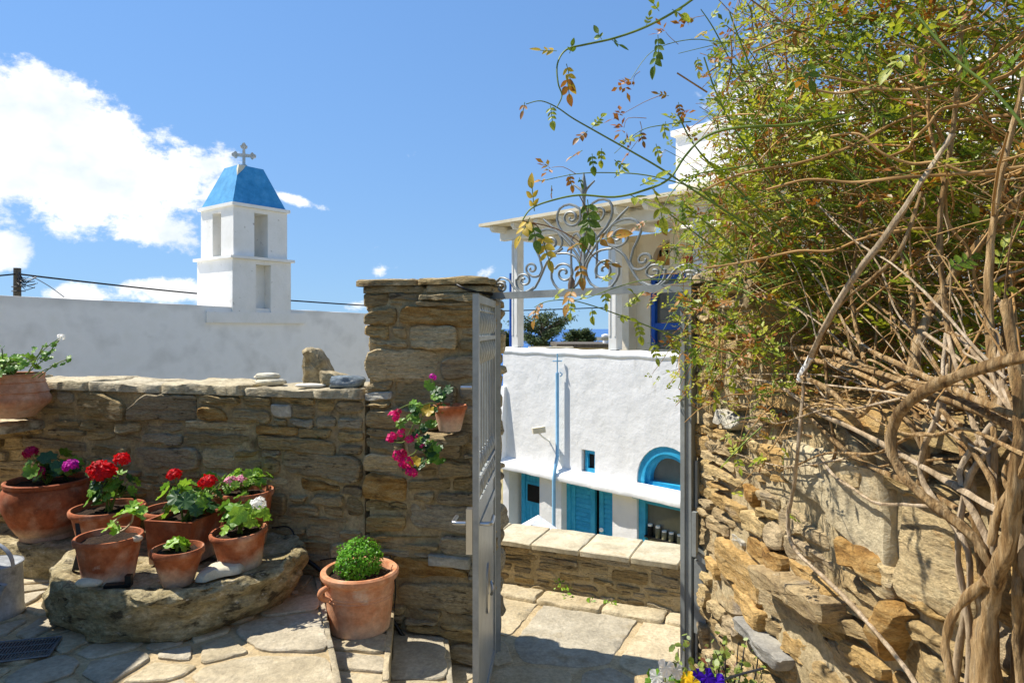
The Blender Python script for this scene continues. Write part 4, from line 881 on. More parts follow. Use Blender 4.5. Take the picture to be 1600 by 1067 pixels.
obj('strike_bar', gbox(GL + .021, GL + .032, -.01, .01, .25, 1.2).mesh('strike_bar', M['iron']), gf)
obj('header_bar', gbox(-.03, GL - .036, -.022, .022, GZ, GZ + .034).mesh('header_bar', M['iron']), gf)
obj('wall_tie', MB().tube([GR + GU * .01 + Z3 * 1.44, GR + GU * .10 + Z3 * 1.44], .006, 6, 1).mesh('wall_tie', M['iron'], 40), gf)
ZX = lambda zx, zy: gpt(740 + zx / 4.267, 250 + zy / 4.267)
cu = (ZX(735, 600) - GH).dot(GU)
def mirror(p): d = (p - GH).dot(GU); return p + GU * (2 * (cu - d))
def spiral(c, r0, turns, a0, ccw, n=22):
    """zoom-pixel spiral from radius r0 inwards"""
    out = []
    for i in range(n + 1):
        t = i / n; a = a0 + ccw * 2 * math.pi * turns * t; rr = r0 * (1 - t) ** .8 + 7 * t; out.append((c[0] + rr * math.cos(a), c[1] + rr * math.sin(a)))
    return out
scrolls = [
    [(735, 690), (690, 580), (590, 480), (556, 400), (575, 325), (640, 296), (705, 325)] + spiral((652, 385), 62, 1.55, -.3, 1),
    [(735, 700), (640, 560), (560, 480), (500, 425), (465, 395)],
    [(460, 740), (440, 650), (402, 560), (425, 490), (490, 462), (560, 480), (592, 545)] + spiral((520, 560), 66, 1.35, .25, 1),
    [(592, 590), (540, 630), (490, 680), (455, 760), (410, 850), (360, 882)],
    [(460, 720), (440, 770), (395, 778)] + spiral((388, 724), 40, 1.2, 2.2, 1),
    [(400, 850), (340, 884), (295, 858), (283, 800)] + spiral((338, 803), 46, 1.3, 3.3, 1),
    [(310, 884), (270, 850), (235, 800), (180, 785), (140, 830)] + spiral((185, 850), 36, 1.25, 3.5, 1),
    [(560, 625), (625, 622), (690, 655), (722, 740), (690, 830), (620, 872), (560, 858), (520, 790), (525, 725)] + spiral((605, 755), 68, 1.5, 3.6, 1),
    [(655, 800), (650, 640), (655, 530), (690, 490), (730, 560), (742, 640)],
    [(735, 245), (715, 200), (665, 165)]]
for pts in scrolls:
    w3 = [ZX(*p) for p in pts]; rad = [.0064] * len(w3); rad[-1] = .005
    if len(pts) < 8: rad[-1] = .004
    for q in (w3, [mirror(p) for p in w3]): obj('scroll', MB().tube(q, rad, 6, 2).mesh('scroll', M['iron'], 60), gf)
sp = MB().tube([ZX(735, 865), ZX(735, 300), ZX(735, 255), ZX(735, 190), ZX(735, 84)], [.009, .009, .010, .017, .002], 6, 3); obj('spear', sp.mesh('spear', M['iron'], 60), gf)
# small bronze bell-shaped finial on the header
bq = gpt(893, 457); bz = GZ + .035
bl = obj('door_bell', MB().lathe([(0, 0), (.017, 0), (.018, .02), (.013, .045), (.006, .058), (.007, .066), (0, .072)], 14).mesh('door_bell', M['bell'], 50), loc=(bq.x, bq.y, bz)); tag(bl, 'little brown bronze bell standing on the gate header', 'bell')
# leaf
LN = Vector((-.153, 2.87, 0)); LH = Vector((-.098, 3.63, 0)); LU = (LN - LH).normalized(); LWn_ = Vector((-LU.y, LU.x, 0)); LWn_ = LWn_ if LWn_.x > 0 else -LWn_; LW_ = (LN - LH).length
lf = thing('gate_leaf', 'open grey metal gate leaf with barred top and solid lower panel', 'gate', LH)
def lbox(u0, u1, w0, w1, z0, z1): return frame_box(MB(), LH, LU, LWn_, u0, u1, w0, w1, z0, z1)
def lo(nm, *a): return obj(nm, lbox(*a).mesh(nm, M['iron_lit']), lf)
zb, zt = .02, 1.895
lo('stile', 0, .035, -.012, .012, zb, zt); lo('stile', LW_ - .035, LW_, -.013, .013, zb, zt)
lo('rail', .0355, LW_ - .0355, -.011, .011, zt - .035, zt - .001); lo('rail', .0355, LW_ - .0355, -.011, .011, .975, 1.01); lo('rail', .0355, LW_ - .0355, -.011, .011, .87, .905); lo('rail', .0355, LW_ - .0355, -.011, .011, zb, .06)
lo('panel', .0357, LW_ - .0357, -.004, .004, .061, .869); lo('panel', .0357, LW_ - .0357, -.004, .004, .906, .974)
lo('band', .0356, LW_ - .0356, -.012, .012, 1.695, 1.715); lo('band', .0356, LW_ - .0356, -.012, .012, 1.095, 1.112)
nb = 7
for i in range(nb):
    u = .0355 + (LW_ - .071) * (i + .5) / nb; p = LH + LU * u
    mb = MB().tube([p + Z3 * 1.011, p + Z3 * 1.859], .0068, 6, 1)
    def drop(z, s=1): mb.lathe([(.006, -.05), (.012, -.04), (.019, -.012), (.021, .004), (.014, .026), (.007, .045), (.012, .05), (.006, .058)], 8, Matrix.Translation(p + Z3 * z) @ Matrix.Scale(s, 4))
    for z in (1.775, 1.645): drop(z, 1.05)
    for z in (1.05, 1.16): drop(z, .8)
    obj('bar', mb.mesh('bar', M['iron_lit'], 50), lf)
# knuckle hinge, lock box, lever handles, pull
ho = obj('lock_box', lbox(LW_ - .034, LW_ + .004, -.040, -.0135, .80, .99).mesh('lock_box', M['steel']), lf)
hz = LH + LU * (LW_ - .02) + Z3 * .925
mb = MB().tube([hz - LWn_ * .045, hz - LWn_ * .095, hz - LWn_ * .10 - LU * .03, hz - LWn_ * .098 - LU * .10], .009, 8, 3); obj('lever_handle', mb.mesh('lever_handle', M['steel'], 50), ho)
mb = MB().tube([hz + LWn_ * .018, hz + LWn_ * .06, hz + LWn_ * .065 - LU * .03, hz + LWn_ * .062 - LU * .11], .009, 8, 3); obj('lever_handle', mb.mesh('lever_handle', M['steel'], 50), ho)
oq = LH + LU * (LW_ * .44) + Z3 * .50
fr = Matrix.Translation(oq) @ Matrix(((LU.x, 0, LWn_.x, 0), (LU.y, 0, LWn_.y, 0), (0, 1, 0, 0), (0, 0, 0, 1)))
mb = MB().prism([(.05 * math.cos(t) , .05 * math.sin(t) + (.07 if math.sin(t) > 0 else -.07)) for t in [i * math.pi / 12 for i in range(24)]], .0045, .012, fr); pl_ = obj('pull_plate', mb.mesh('pull_plate', M['steel'], 40), lf)
obj('pull_ring', MB().tube([fr @ Vector((.03 * math.cos(t), .03 * math.sin(t), .02 + .01 * abs(math.cos(t)))) for t in [i * math.pi / 8 for i in range(17)]], .006, 6, 1).mesh('pull_ring', M['steel'], 60), pl_)
for z in (.3, 1.12, 1.7):
    p = LH - LU * .008 + Z3 * z; obj('hinge', MB().tube([p, p + Z3 * .06], .014, 8, 1).mesh('hinge', M['iron'], 40), lf)
p = LH + LU * (LW_ - .015) - LWn_ * .03 + Z3 * 1.50; obj('stop_pin', MB().tube([p + LWn_ * .012, p - LWn_ * .035], .008, 6, 1).mesh('stop_pin', M['steel'], 40), lf)
# keeper box on the right post
kb_ = thing('keeper_box', 'grey metal lock keeper box on the right gate post', 'lock box', GR + GU * .03 + Z3 * .50)
obj('housing', frame_box(MB(), GR + GN * .01, GU, GN, .033, .085, -.03, .03, .50, .80).mesh('housing', M['iron']), kb_)
c0 = GR + GN * .01
mb = MB().add([c0 + GU * a + GN * b + Z3 * z for a, b, z in ((.03, -.04, .815), (.03, .04, .815), (.10, .04, .79), (.10, -.04, .79), (.03, -.04, .85), (.03, .04, .85), (.10, .04, .80), (.10, -.04, .80))], [(0,1,2,3),(7,6,5,4),(0,4,5,1),(1,5,6,2),(2,6,7,3),(3,7,4,0)]); obj('rain_hood', mb.mesh('rain_hood', M['iron']), kb_)
obj('keeper', frame_box(MB(), GR + GN * .01, GU, GN, .0325, .052, .031, .05, .82, 1.0).mesh('keeper', M['iron']), kb_)
# black cable over the pillar
cb = MB().tube([wp(690, 437, -.05), wp(712, 443, .03) , wp(740, 455, .06), GH + Z3 * 1.93 + GN * .03], .006, 6, 4); tag(obj('black_cable', cb.mesh('black_cable', M['black'], 60)), 'black cable lying over the top of the gate pillar', 'cable')

# ================================================================== BOULDER SLAB, ROCKS, PEBBLES
ST = .60
top = [(74, 892), (108, 918), (190, 929), (300, 922), (400, 901), (455, 880), (480, 860), (466, 838), (430, 829), (330, 826), (200, 829), (118, 850)]
tp = [G(x, y, ST) for x, y in top]; cen = sum(tp, Vector()) / len(tp)
N_ = 160; ringpts = []
def cat(pts, t):
    n = len(pts); f = t * n; i = int(f) % n; u = f - int(f); p0, p1, p2, p3 = pts[i-1], pts[i], pts[(i+1) % n], pts[(i+2) % n]
    return .5 * ((2*p1) + (p2-p0)*u + (2*p0-5*p1+4*p2-p3)*u*u + (3*p1-p0-3*p2+p3)*u**3)
outl = [cat(tp, i / N_) for i in range(N_)]
mb = MB(); prof = [(.88, ZA - .01), (.945, ZA + .012), (.975, ZA + .05), (.985, ZA + .085), (1.0, ZA + .11), (1.01, ZA + .13), (1.015, ZA + .15), (1.012, ZA + .17), (1.005, ST - .04), (1.0, ST - .025), (.99, ST - .012), (.975, ST - .002), (.955, ST + .004), (.93, ST + .002), (.9, ST - .004), (.85, ST - .012), (.8, ST - .016), (.7, ST - .018), (.6, ST - .02), (.35, ST - .02), (.1, ST - .018)]
for s, z in prof:
    for p in outl:
        q = cen + (p - cen) * s; d = (p - cen).normalized()
        if p.x > -1.45 and z < ST - .1: q -= d * (.10 * (ST - .1 - z) / .2) * min(1, (p.x + 1.45) * 4)
        k = .045 * noise.fractal(Vector((q.x * 5, q.y * 5, z * 12)), .9, 2, 6) + .010 * noise.noise(Vector((q.x * 14, q.y * 14, z * 70))) - .02 * max(0, noise.noise(Vector((q.x * 7, q.y * 7, z * 26 + 4))))
        zz_ = z + (.016 * noise.fractal(Vector((q.x * 6, q.y * 6, 3)), .9, 2, 6) if z > ST - .05 else 0)
        q = q + d * (k if s > .85 else 0); mb.v.append((q.x, q.y, zz_))
ni = len(mb.v); mb.v.append((cen.x, cen.y, ST - .018))
for r_ in range(len(prof) - 1): mb.f += [(r_*N_+i, r_*N_+(i+1) % N_, (r_+1)*N_+(i+1) % N_, (r_+1)*N_+i) for i in range(N_)]
k = (len(prof) - 1) * N_; mb.f += [(k + i, k + (i+1) % N_, ni) for i in range(N_)]
bo = obj('boulder_slab', mb.mesh('boulder_slab', M['boulder'], 60)); tag(bo, 'thick half round boulder slab used as a table for the pots', 'stone slab')
def rock(name, px, py, Y, rad, seed, mat, label, cat_='stone', rot=0, amp=.18, flat=.3, base=None, sub=3, tiltx=0, **k):
    me = rock_mesh(rad, random.Random(seed), sub, amp, mat=M[mat], flat=flat, name=name, **k)
    for v in me.vertices: v.co = Euler((tiltx, 0, 0)).to_matrix() @ v.co
    zmin = min(v.co.z for v in me.vertices)
    p = P(px, py, Y); z = (base if base is not None else p.z) - zmin - .003
    return tag(obj(name, me, loc=(p.x, p.y, z), rot=(0, 0, rot)), label, cat_)
CT = WH + .048   # top of the coping
def wallY(px, back): k = (px - 800) / F; return 3.49 / (1 + .275 * k) + back
rock('flat_stone', 422, 585, wallY(422, .12), (.085, .06, .022), 3, 'pebble', 'lower of two flat grey stones stacked on the wall coping', base=CT, amp=.12)
rock('flat_stone', 418, 580, wallY(418, .13), (.072, .05, .020), 7, 'pebble', 'upper of two flat grey stones stacked on the wall coping', base=CT + .036, amp=.12)
rock('white_pebble', 485, 594, wallY(485, .05), (.088, .035, .013), 4, 'pebble_white', 'long flat white pebble on the wall coping', base=CT, amp=.06, flat=.1)
rock('blue_stone', 541, 590, wallY(541, .05), (.10, .06, .038), 9, 'blue_stone', 'rounded blue grey stone on the coping beside the pillar', base=CT, amp=.22)
# the upright chipped rock: outline extruded and roughened
def slab_rock(name, pts, Y, thick, seed, label):
    rg_ = random.Random(seed); poly = [P(x, y, Y) for x, y in pts]; o = Vector((0, Y, 0)); pl2 = [(p.x, p.z) for p in poly]; pl2 = roughen(pl2, .02, .006, rg_, .15)
    a_ = stone_mesh(pl2, thick / 2, thick / 2, .02, rg_, 4, .012, 14, tilt=.12); nf = len(pl2); a_.f.append(tuple(range(nf))[::-1])
    b0 = min(p.z for p in poly); me = to_world(a_, o, Vector((1, 0, 0)), Z3, Vector((0, -1, 0))).mesh(name, M['rock'], 45)
    dz = CT - b0 - .004
    for v in me.vertices: v.co.z += dz
    return tag(obj(name, me), label, 'rock')
slab_rock('upright_rock', [(475, 592), (474, 560), (478, 545), (474, 537), (482, 531), (498, 534), (506, 545), (518, 566), (528, 592)], wallY(505, .20), .11, 2, 'upright chipped brown rock standing on the wall coping')
slab_rock('wedge_rock', [(500, 593), (500, 566), (530, 571), (560, 576), (566, 580), (566, 593)], wallY(530, .13), .09, 4, 'brown wedge shaped rock lying in front of the upright rock')
rock('oval_pebble', 140, 915, 3.06, (.062, .04, .022), 5, 'pebble', 'oval cream pebble at the left front of the boulder slab', base=ST - .006, amp=.04, flat=0)
# wedge stone on the slab
def long_stone():
    rg_ = random.Random(6); pts = [G(303, 908, ST), G(320, 895, ST), G(345, 882, ST), G(372, 878, ST), G(384, 888, ST), G(375, 895, ST), G(345, 900, ST), G(318, 909, ST)]
    pl2 = roughen([(p.x, p.y) for p in pts], .04, .003, rg_, .25); me = to_world(stone_mesh(pl2, 0, .038, .016, rg_, 3, .006, tilt=.05), Vector((0, 0, ST - .004)), Vector((1, 0, 0)), Vector((0, 1, 0)), Z3).mesh('long_stone', M['pebble'], 50)
    return tag(obj('long_stone', me), 'long pale wedge stone between the two front pots on the slab', 'stone')
long_stone()
# ledge block that carries the big pot, and a dark gap under it
lo_ = wp(85, 840); lb_ = Vector((-2.60, 3.96, 0))
rg_ = random.Random(10); pl2 = roughen([(-.52, -.24), (.30, -.22), (.42, -.05), (.40, .20), (-.52, .22)], .06, .012, rg_, .15)
tag(obj('ledge_block', to_world(stone_mesh(pl2, 0, .17, .02, rg_, 4, .012, 8, tilt=.02), lb_ + Z3 * .385, WD, -WN, Z3).mesh('ledge_block', M['boulder'], 50)), 'rough stone block under the largest flower pot', 'stone block')
rg_ = random.Random(11); pl2 = roughen([(-.45, -.12), (.28, -.12), (.3, .2), (-.45, .2)], .06, .012, rg_, .15)

# ================================================================== POTS AND PLANTS
def pot_profile(r0, r1, h, rim=.03, rimout=.012, belly=0, wall_=.014):
    n = 8; out = [(0, 0), (r0 * .97, 0), (r0, .004)]
    for i in range(1, n + 1):
        t = i / n; out.append((r0 + (r1 - rimout - r0) * t + belly * math.sin(math.pi * min(1, t * .95 + .05)), (h - rim) * t))
    out += [(r1 - .003, h - rim + .002), (r1, h - rim + .008), (r1 + .001, h - .008), (r1 - .004, h), (r1 - wall_, h), (r1 - wall_ - .003, h - .01), (r1 - wall_ - .012, h - .05 if h > .1 else h - .03)]
    return out
def soil_mesh(r, z, seed):
    mb = MB(); rg_ = random.Random(seed); n = 26; rr = (.0, .3, .6, .85, 1.0)
    mb.v.append((0, 0, z + .006))
    for q in rr[1:]:
        for i in range(n):
            a = 2 * math.pi * i / n; mb.v.append((r * q * math.cos(a), r * q * math.sin(a), z + rg_.uniform(-.005, .007) + .008 * (1 - q)))
    mb.f = [(0, 1 + i, 1 + (i+1) % n) for i in range(n)]
    for k in range(len(rr) - 2): mb.f += [(1 + k*n + i, 1 + (k+1)*n + i, 1 + (k+1)*n + (i+1) % n, 1 + k*n + (i+1) % n) for i in range(n)]
    return mb.mesh('soil', M['soil'], 60)
def leaf_disc(seed, lobes=7, cup=.18, notch=True):
    """round scalloped geranium leaf, unit radius, stalk end at the origin edge"""
    rg_ = random.Random(seed); n = lobes * 4; mb = MB(); mb.v.append((0, 0, 0))
    for rr in (.55, 1.0):
        for i in range(n):
            a = 2 * math.pi * i / n; sc_ = 1 + (.11 * math.cos(lobes * a) + rg_.uniform(-.03, .03) if rr == 1 else 0)
            if notch and abs(a - math.pi) < .35: sc_ *= .45 + 1.3 * abs(a - math.pi)
            w = cup * rr * rr + (.09 * math.cos(lobes * a + 1) if rr == 1 else .03 * math.cos(lobes * a)) + rg_.uniform(-.02, .02)
            mb.v.append((rr * sc_ * math.cos(a), rr * sc_ * math.sin(a), w))
    mb.f = [(0, 1 + i, 1 + (i+1) % n) for i in range(n)] + [(1 + i, 1 + n + i, 1 + n + (i+1) % n, 1 + (i+1) % n) for i in range(n)]
    return mb
LEAF = {}
def leaf_me(mt, k):
    if (mt, k) not in LEAF: LEAF[(mt, k)] = leaf_disc(k * 7 + 1, 7, (.22, .05, -.18)[k % 3]).mesh('leaf', M[mt], 180)
    return LEAF[(mt, k)]
def flower_head_me(mt, n, seed, squash=.8, petal_size=.40):
    """ball of small five-petalled florets, unit radius"""
    rg_ = random.Random(seed); mb = MB(); g_ = math.pi * (3 - math.sqrt(5))
    for i in range(n):
        z = 1 - 1.55 * (i + .5) / n; a = g_ * i; rr = math.sqrt(max(0, 1 - z * z)); d = Vector((rr * math.cos(a), rr * math.sin(a), z)); c = Vector((d.x, d.y, d.z * squash)) * rg_.uniform(.72, .95)
        dd = (d + Vector((rg_.gauss(0, .25), rg_.gauss(0, .25), rg_.gauss(.1, .2)))).normalized(); u = dd.orthogonal().normalized(); v = dd.cross(u); ph = rg_.uniform(0, 6)
        for k in range(5):
            b = ph + k * 2 * math.pi / 5 + rg_.uniform(-.15, .15); e = u * math.cos(b) + v * math.sin(b); f_ = u * -math.sin(b) + v * math.cos(b); L_ = petal_size * rg_.uniform(.85, 1.15)
            mb.add([c, c + e * L_ * .6 + f_ * L_ * .40 + dd * .06, c + e * L_ + f_ * L_ * .18 + dd * (.02 + rg_.uniform(-.08, .1)), c + e * L_ - f_ * L_ * .18 + dd * (.02 + rg_.uniform(-.08, .1)), c + e * L_ * .6 - f_ * L_ * .40 + dd * .06], [(0, 1, 2, 3, 4)])
    return mb.mesh('flower_head', M[mt])
HEADS = {}
def head_me(mt, n, k):
    if (mt, n, k) not in HEADS: HEADS[(mt, n, k)] = flower_head_me(mt, n, k + 3)
    return HEADS[(mt, n, k)]
def look(n, roll):   # rotation that turns +Z to n
    q = Vector(n).normalized().to_track_quat('Z', 'Y'); return (q.to_matrix() @ Matrix.Rotation(roll, 3, 'Z')).to_euler()
def geranium(t, base, soil_z, spread, height, nleaf, lsize, heads, seed, mats=('leaf_ger',), lean=(0, 0), wood='stem', low=.15):
    """t: potted thing at base (world); heads: (world point, radius, material, florets)"""
    rg_ = random.Random(seed); stems = MB(); root = Vector((0, 0, soil_z))
    nb_ = max(3, nleaf // 6); nodes = []
    for i in range(nb_):
        a = rg_.uniform(0, 6.28); l = spread * rg_.uniform(.15, .6); e = root + Vector((math.cos(a) * l + lean[0], math.sin(a) * l + lean[1], height * rg_.uniform(.35, .75)))
        st_ = root + Vector((rg_.uniform(-.02, .02), rg_.uniform(-.02, .02), -.01)); mid = st_.lerp(e, .5) + Vector((rg_.uniform(-.015, .015), rg_.uniform(-.015, .015), .02)); stems.tube([st_, mid, e], [.006, .005, .004], 5, 3)
        nodes += [e, mid.lerp(e, .6), mid]
    for i in range(nleaf):
        nd = nodes[i % len(nodes)]; a = rg_.uniform(0, 6.28); l = spread * rg_.uniform(.25, .75)
        p = nd + Vector((math.cos(a) * l, math.sin(a) * l, rg_.uniform(-low, .35) * height)); rel = p - root - Vector((lean[0], lean[1], 0))
        hd = Vector((rel.x, rel.y, 0)); 
        if hd.length > spread * 1.12: hd *= spread * 1.12 / hd.length; p = root + Vector((lean[0] + hd.x, lean[1] + hd.y, p.z - soil_z))
        p.z = min(max(p.z, soil_z + .015), soil_z + height)
        nrm = Vector((rel.x * 1.6 / spread + rg_.gauss(0, .35), rel.y * 1.6 / spread + rg_.gauss(0, .35) - .15, .9)).normalized(); s = lsize * rg_.uniform(.65, 1.15)
        obj('leaf', leaf_me(rg_.choice(mats), rg_.randrange(3)), t, loc=p, rot=look(nrm, rg_.uniform(0, 6.28)), scale=s)
        stems.tube([nd, nd.lerp(p, .6) + Vector((0, 0, .006)), p], [.0022, .0018, .0015], 4, 2, False)
    for i, hh in enumerate(heads):
        hp = hh[0] - Vector(base); nd = min(nodes, key=lambda q: (Vector((q.x, q.y, 0)) - Vector((hp.x, hp.y, 0))).length); stems.tube([nd, nd.lerp(hp, .5) + Vector((0, 0, .01)), hp], [.003, .0025, .0025], 5, 3)
        obj('flower_head', head_me(hh[2], hh[3], i % 3), t, loc=hp, rot=(rg_.uniform(-.3, .3), rg_.uniform(-.3, .3), rg_.uniform(0, 6)), scale=hh[1])
    tag(obj('stems', stems.mesh('stems', M[wood], 60), t, loc=(0, 0, 0)), kind='stuff')
GP = 'potted geraniums in the courtyard'
def potted(name, label, base, prof, mat, soil, seed, tilt=(0, 0), cat_='potted plant', group=None, seg=40):
    t = thing(name, label, cat_, base, group)
    p_ = obj('pot', MB().lathe(prof, seg).mesh('pot', M[mat], 40), t, loc=(0, 0, 0), rot=(tilt[0], tilt[1], 0))
    obj('soil', soil_mesh(soil[0], soil[1], seed), t, loc=(0, 0, 0), rot=(tilt[0], tilt[1], 0))
    return t, p_
def hd(px, py, Y, r_, mt, n=22): return (P(px, py, Y), r_, mt, n)
# 1 largest pot on the ledge block, deep magenta geranium
b = Vector((-2.672, 3.93, .556)); prof = [(0, 0), (.135, 0), (.14, .03), (.15, .035), (.185, .09), (.218, .17), (.226, .23), (.219, .28), (.205, .30), (.214, .305), (.216, .325), (.205, .33), (.196, .325), (.192, .29)]
t, p_ = potted('potted_geranium', 'largest round terracotta pot with deep magenta geranium at the far left', b, prof, 'terracotta_red', (.195, .295), 1, group=GP)
geranium(t, b, .30, .15, .17, 34, .044, [hd(48, 707, 3.90, .040, 'deep_magenta', 30), hd(60, 737, 3.84, .036, 'deep_magenta'), hd(110, 727, 3.86, .042, 'violet_pink', 30)], 2, ('leaf_ger_dark', 'leaf_ger_dark', 'leaf_ger'))
# 2 wide low pot behind, red geranium
b = Vector((-2.20, 3.72, .575)); prof = pot_profile(.135, .188, .205, .032, .014)
prof = prof[:4] + prof[4:]
t, p_ = potted('potted_geranium', 'terracotta pot with tall bright red geranium standing behind the spouted pot', b, prof, 'terracotta', (.165, .175), 3, group=GP)
geranium(t, b, .18, .125, .25, 30, .040, [hd(158, 736, 3.66, .066, 'red', 40), hd(190, 717, 3.70, .042, 'red', 26)], 5, ('leaf_ger', 'leaf_ger_dark'), lean=(.03, 0))
# 3 front left pot with a sprouting cutting
b = Vector((-1.868, 3.165, ST - .012)); prof = pot_profile(.105, .146, .205, .03, .012)
t, p_ = potted('potted_geranium', 'terracotta pot with a small sprouting green cutting on the slab front left', b, prof, 'terracotta', (.128, .178), 4, group=GP)
obj('spout', rock_mesh((.026, .018, .016), random.Random(2), 2, .1, name='spout', mat=M['terracotta']), p_, loc=(.148, -.03, .198))
rg_ = random.Random(12)
def cutting(t, base, pts, leaves, mats, seed, wood='bark_grey'):
    rg_ = random.Random(seed); mb = MB()
    for q in pts: mb.tube([Vector(p) - Vector(base) for p in q], [.006, .0055, .005][:len(q)] + [.004] * (len(q) - 3), 6, 3)
    obj('stem', mb.mesh('stem', M[wood], 60), t, loc=(0, 0, 0))
    for (p, s) in leaves:
        obj('leaf', leaf_me(rg_.choice(mats), rg_.randrange(3)), t, loc=Vector(p) - Vector(base), rot=look((rg_.gauss(-.1, .4), rg_.gauss(-.55, .35), .8), rg_.uniform(0, 6)), scale=s)
cutting(t, b, [[P(178, 832, 3.165), P(185, 822, 3.14), P(180, 814, 3.12), P(190, 806, 3.1)], [P(183, 832, 3.165), P(196, 826, 3.15), P(206, 815, 3.13), P(208, 804, 3.12)]], [(P(168, 823, 3.1), .03), (P(180, 828, 3.12), .026), (P(186, 803, 3.1), .026), (P(200, 796, 3.1), .034), (P(212, 800, 3.11), .036), (P(218, 808, 3.12), .028), (P(207, 791, 3.13), .03), (P(222, 797, 3.13), .024), (P(176, 818, 3.14), .022), (P(215, 790, 3.15), .026), (P(194, 802, 3.12), .026)], ('leaf_lime',), 5)
# 4 small pot with a lime leaf
b = Vector((-1.527, 3.12, ST - .014)); prof = pot_profile(.066, .114, .165, .034, .010, wall_=.011)
t, p_ = potted('potted_geranium', 'smallest terracotta pot with lime green leaves at the front of the slab', b, prof, 'terracotta', (.098, .142), 5, group=GP)
geranium(t, b, .143, .055, .06, 13, .030, [], 8, ('leaf_lime',), lean=(-.02, -.01))
# 5 front right pot, white geranium
b = Vector((-1.327, 3.35, ST - .016)); prof = pot_profile(.094, .134, .185, .03, .010)
t, p_ = potted('potted_geranium', 'terracotta pot with white geranium at the right end of the slab', b, prof, 'terracotta', (.117, .158), 6, (R(4), R(-3)), group=GP)
geranium(t, b, .16, .13, .19, 36, .040, [hd(404, 786, 3.27, .036, 'whitep', 20)], 9, ('leaf_ger', 'leaf_lime', 'leaf_ger'))
# 6 tall back pot, pink geranium
b = Vector((-1.452, 3.70, ST - .014)); prof = pot_profile(.115, .156, .29, .03, .012)
t, p_ = potted('potted_geranium', 'tall terracotta pot with pale pink geranium against the wall', b, prof, 'terracotta', (.135, .26), 7, group=GP)
geranium(t, b, .27, .155, .13, 80, .024, [hd(361, 752, 3.62, .034, 'pink', 16), hd(377, 750, 3.64, .034, 'pink', 16)], 10, ('leaf_ger', 'leaf_lime'))
# 7 square planter, red geranium
b = Vector((-1.66, 3.46, ST - .014)); t = thing('potted_geranium', 'square terracotta planter with red geranium in the middle of the slab', 'potted plant', b, GP)
def square_pot(s0, s1, h, th):
    mb = MB(); o_ = []
    for s, z in ((s0, 0), (s1, h), (s1 - th, h), (s0 - th, .02)): o_ += [(-s, -s, z), (s, -s, z), (s, s, z), (-s, s, z)]
    return mb.add(o_, [(3, 2, 1, 0)] + [(r_*4+i, r_*4+(i+1) % 4, (r_+1)*4+(i+1) % 4, (r_+1)*4+i) for r_ in range(3) for i in range(4)] + [(12, 13, 14, 15)])
rz_ = R(-10)
p_ = obj('pot', square_pot(.112, .128, .22, .014).mesh('pot', M['terracotta_red'], 30), t, loc=(0, 0, 0), rot=(0, 0, rz_)); obj('soil', MB().add([(-.112, -.112, .19), (.112, -.112, .195), (.112, .112, .188), (-.112, .112, .196)], [(0, 1, 2, 3)]).mesh('soil', M['soil']), t, loc=(0, 0, 0), rot=(0, 0, rz_))
geranium(t, b, .195, .155, .19, 44, .040, [hd(272, 742, 3.44, .036, 'red', 26), hd(324, 753, 3.40, .042, 'red', 30)], 13, ('leaf_ger', 'leaf_ger_dark', 'leaf_lime'), lean=(.05, 0))
# 8 round pot behind the square planter
b = Vector((-1.83, 3.71, ST - .012)); prof = pot_profile(.115, .162, .19, .03, .012)
t, p_ = potted('potted_geranium', 'round terracotta pot mostly hidden behind the square planter', b, prof, 'terracotta', (.145, .165), 8, group=GP)
geranium(t, b, .17, .12, .19, 18, .034, [], 14, ('leaf_ger', 'leaf_lime'), lean=(.08, 0))
# 9 basil pot on the step
b = Vector((-.757, 3.40, ZB + .014)); prof = [(0, 0), (.140, 0), (.146, .004), (.150, .03), (.160, .11), (.163, .165), (.168, .17), (.164, .178), (.169, .186), (.166, .194), (.169, .202), (.167, .215), (.172, .245), (.186, .255), (.192, .268), (.191, .284), (.182, .292), (.165, .290), (.158, .282), (.152, .25)]
t, p_ = potted('potted_basil', 'large handled terracotta pot with a ball of bright green basil on the step', b, prof, 'terracotta_light', (.156, .258), 9, seg=48)
hm_ = MB().tube([(-.125, -.125, .245), (-.150, -.152, .235), (-.152, -.155, .21), (-.124, -.125, .185)], .014, 8, 4); obj('handle', hm_.mesh('handle', M['terracotta_light'], 60), p_, loc=(0, 0, 0))
rg_ = random.Random(3); lfm = MB(); stm = MB(); cb_ = Vector((-.005, -.005, .335))
for i in range(2000):
    d = Vector((rg_.gauss(0, 1), rg_.gauss(0, 1), rg_.gauss(.1, 1))).normalized(); rr = rg_.uniform(.6, 1.0) ** .5; lump = 1 + .28 * noise.noise(d * 2.3) + .16 * noise.noise(d * 6); p = cb_ + Vector((d.x * .114, d.y * .114, d.z * .105)) * rr * lump
    if p.z < .262: continue
    nrm = (d * .8 + Vector((rg_.gauss(0, .35), rg_.gauss(0, .35), .55))).normalized(); u = nrm.orthogonal().normalized(); a = rg_.uniform(0, 6.28); e = (Matrix.Rotation(a, 3, nrm) @ u); f_ = nrm.cross(e); L_ = rg_.uniform(.010, .017); wd_ = L_ * .42
    lfm.add([p - e * L_ * .5, p + f_ * wd_ + nrm * .002, p + e * L_ * .6 - nrm * .003, p - f_ * wd_ + nrm * .002], [(0, 1, 2), (0, 2, 3)])
for i in range(24):
    a = rg_.uniform(0, 6.28); stm.tube([(.02 * math.cos(a), .02 * math.sin(a), .255), (.07 * math.cos(a), .07 * math.sin(a), .33)], .0025, 4, 1)
tag(obj('foliage', lfm.mesh('foliage', M['leaf_basil']), t, loc=(0, 0, 0)), kind='stuff'); tag(obj('stems', stm.mesh('stems', M['stem']), t, loc=(0, 0, 0)), kind='stuff')
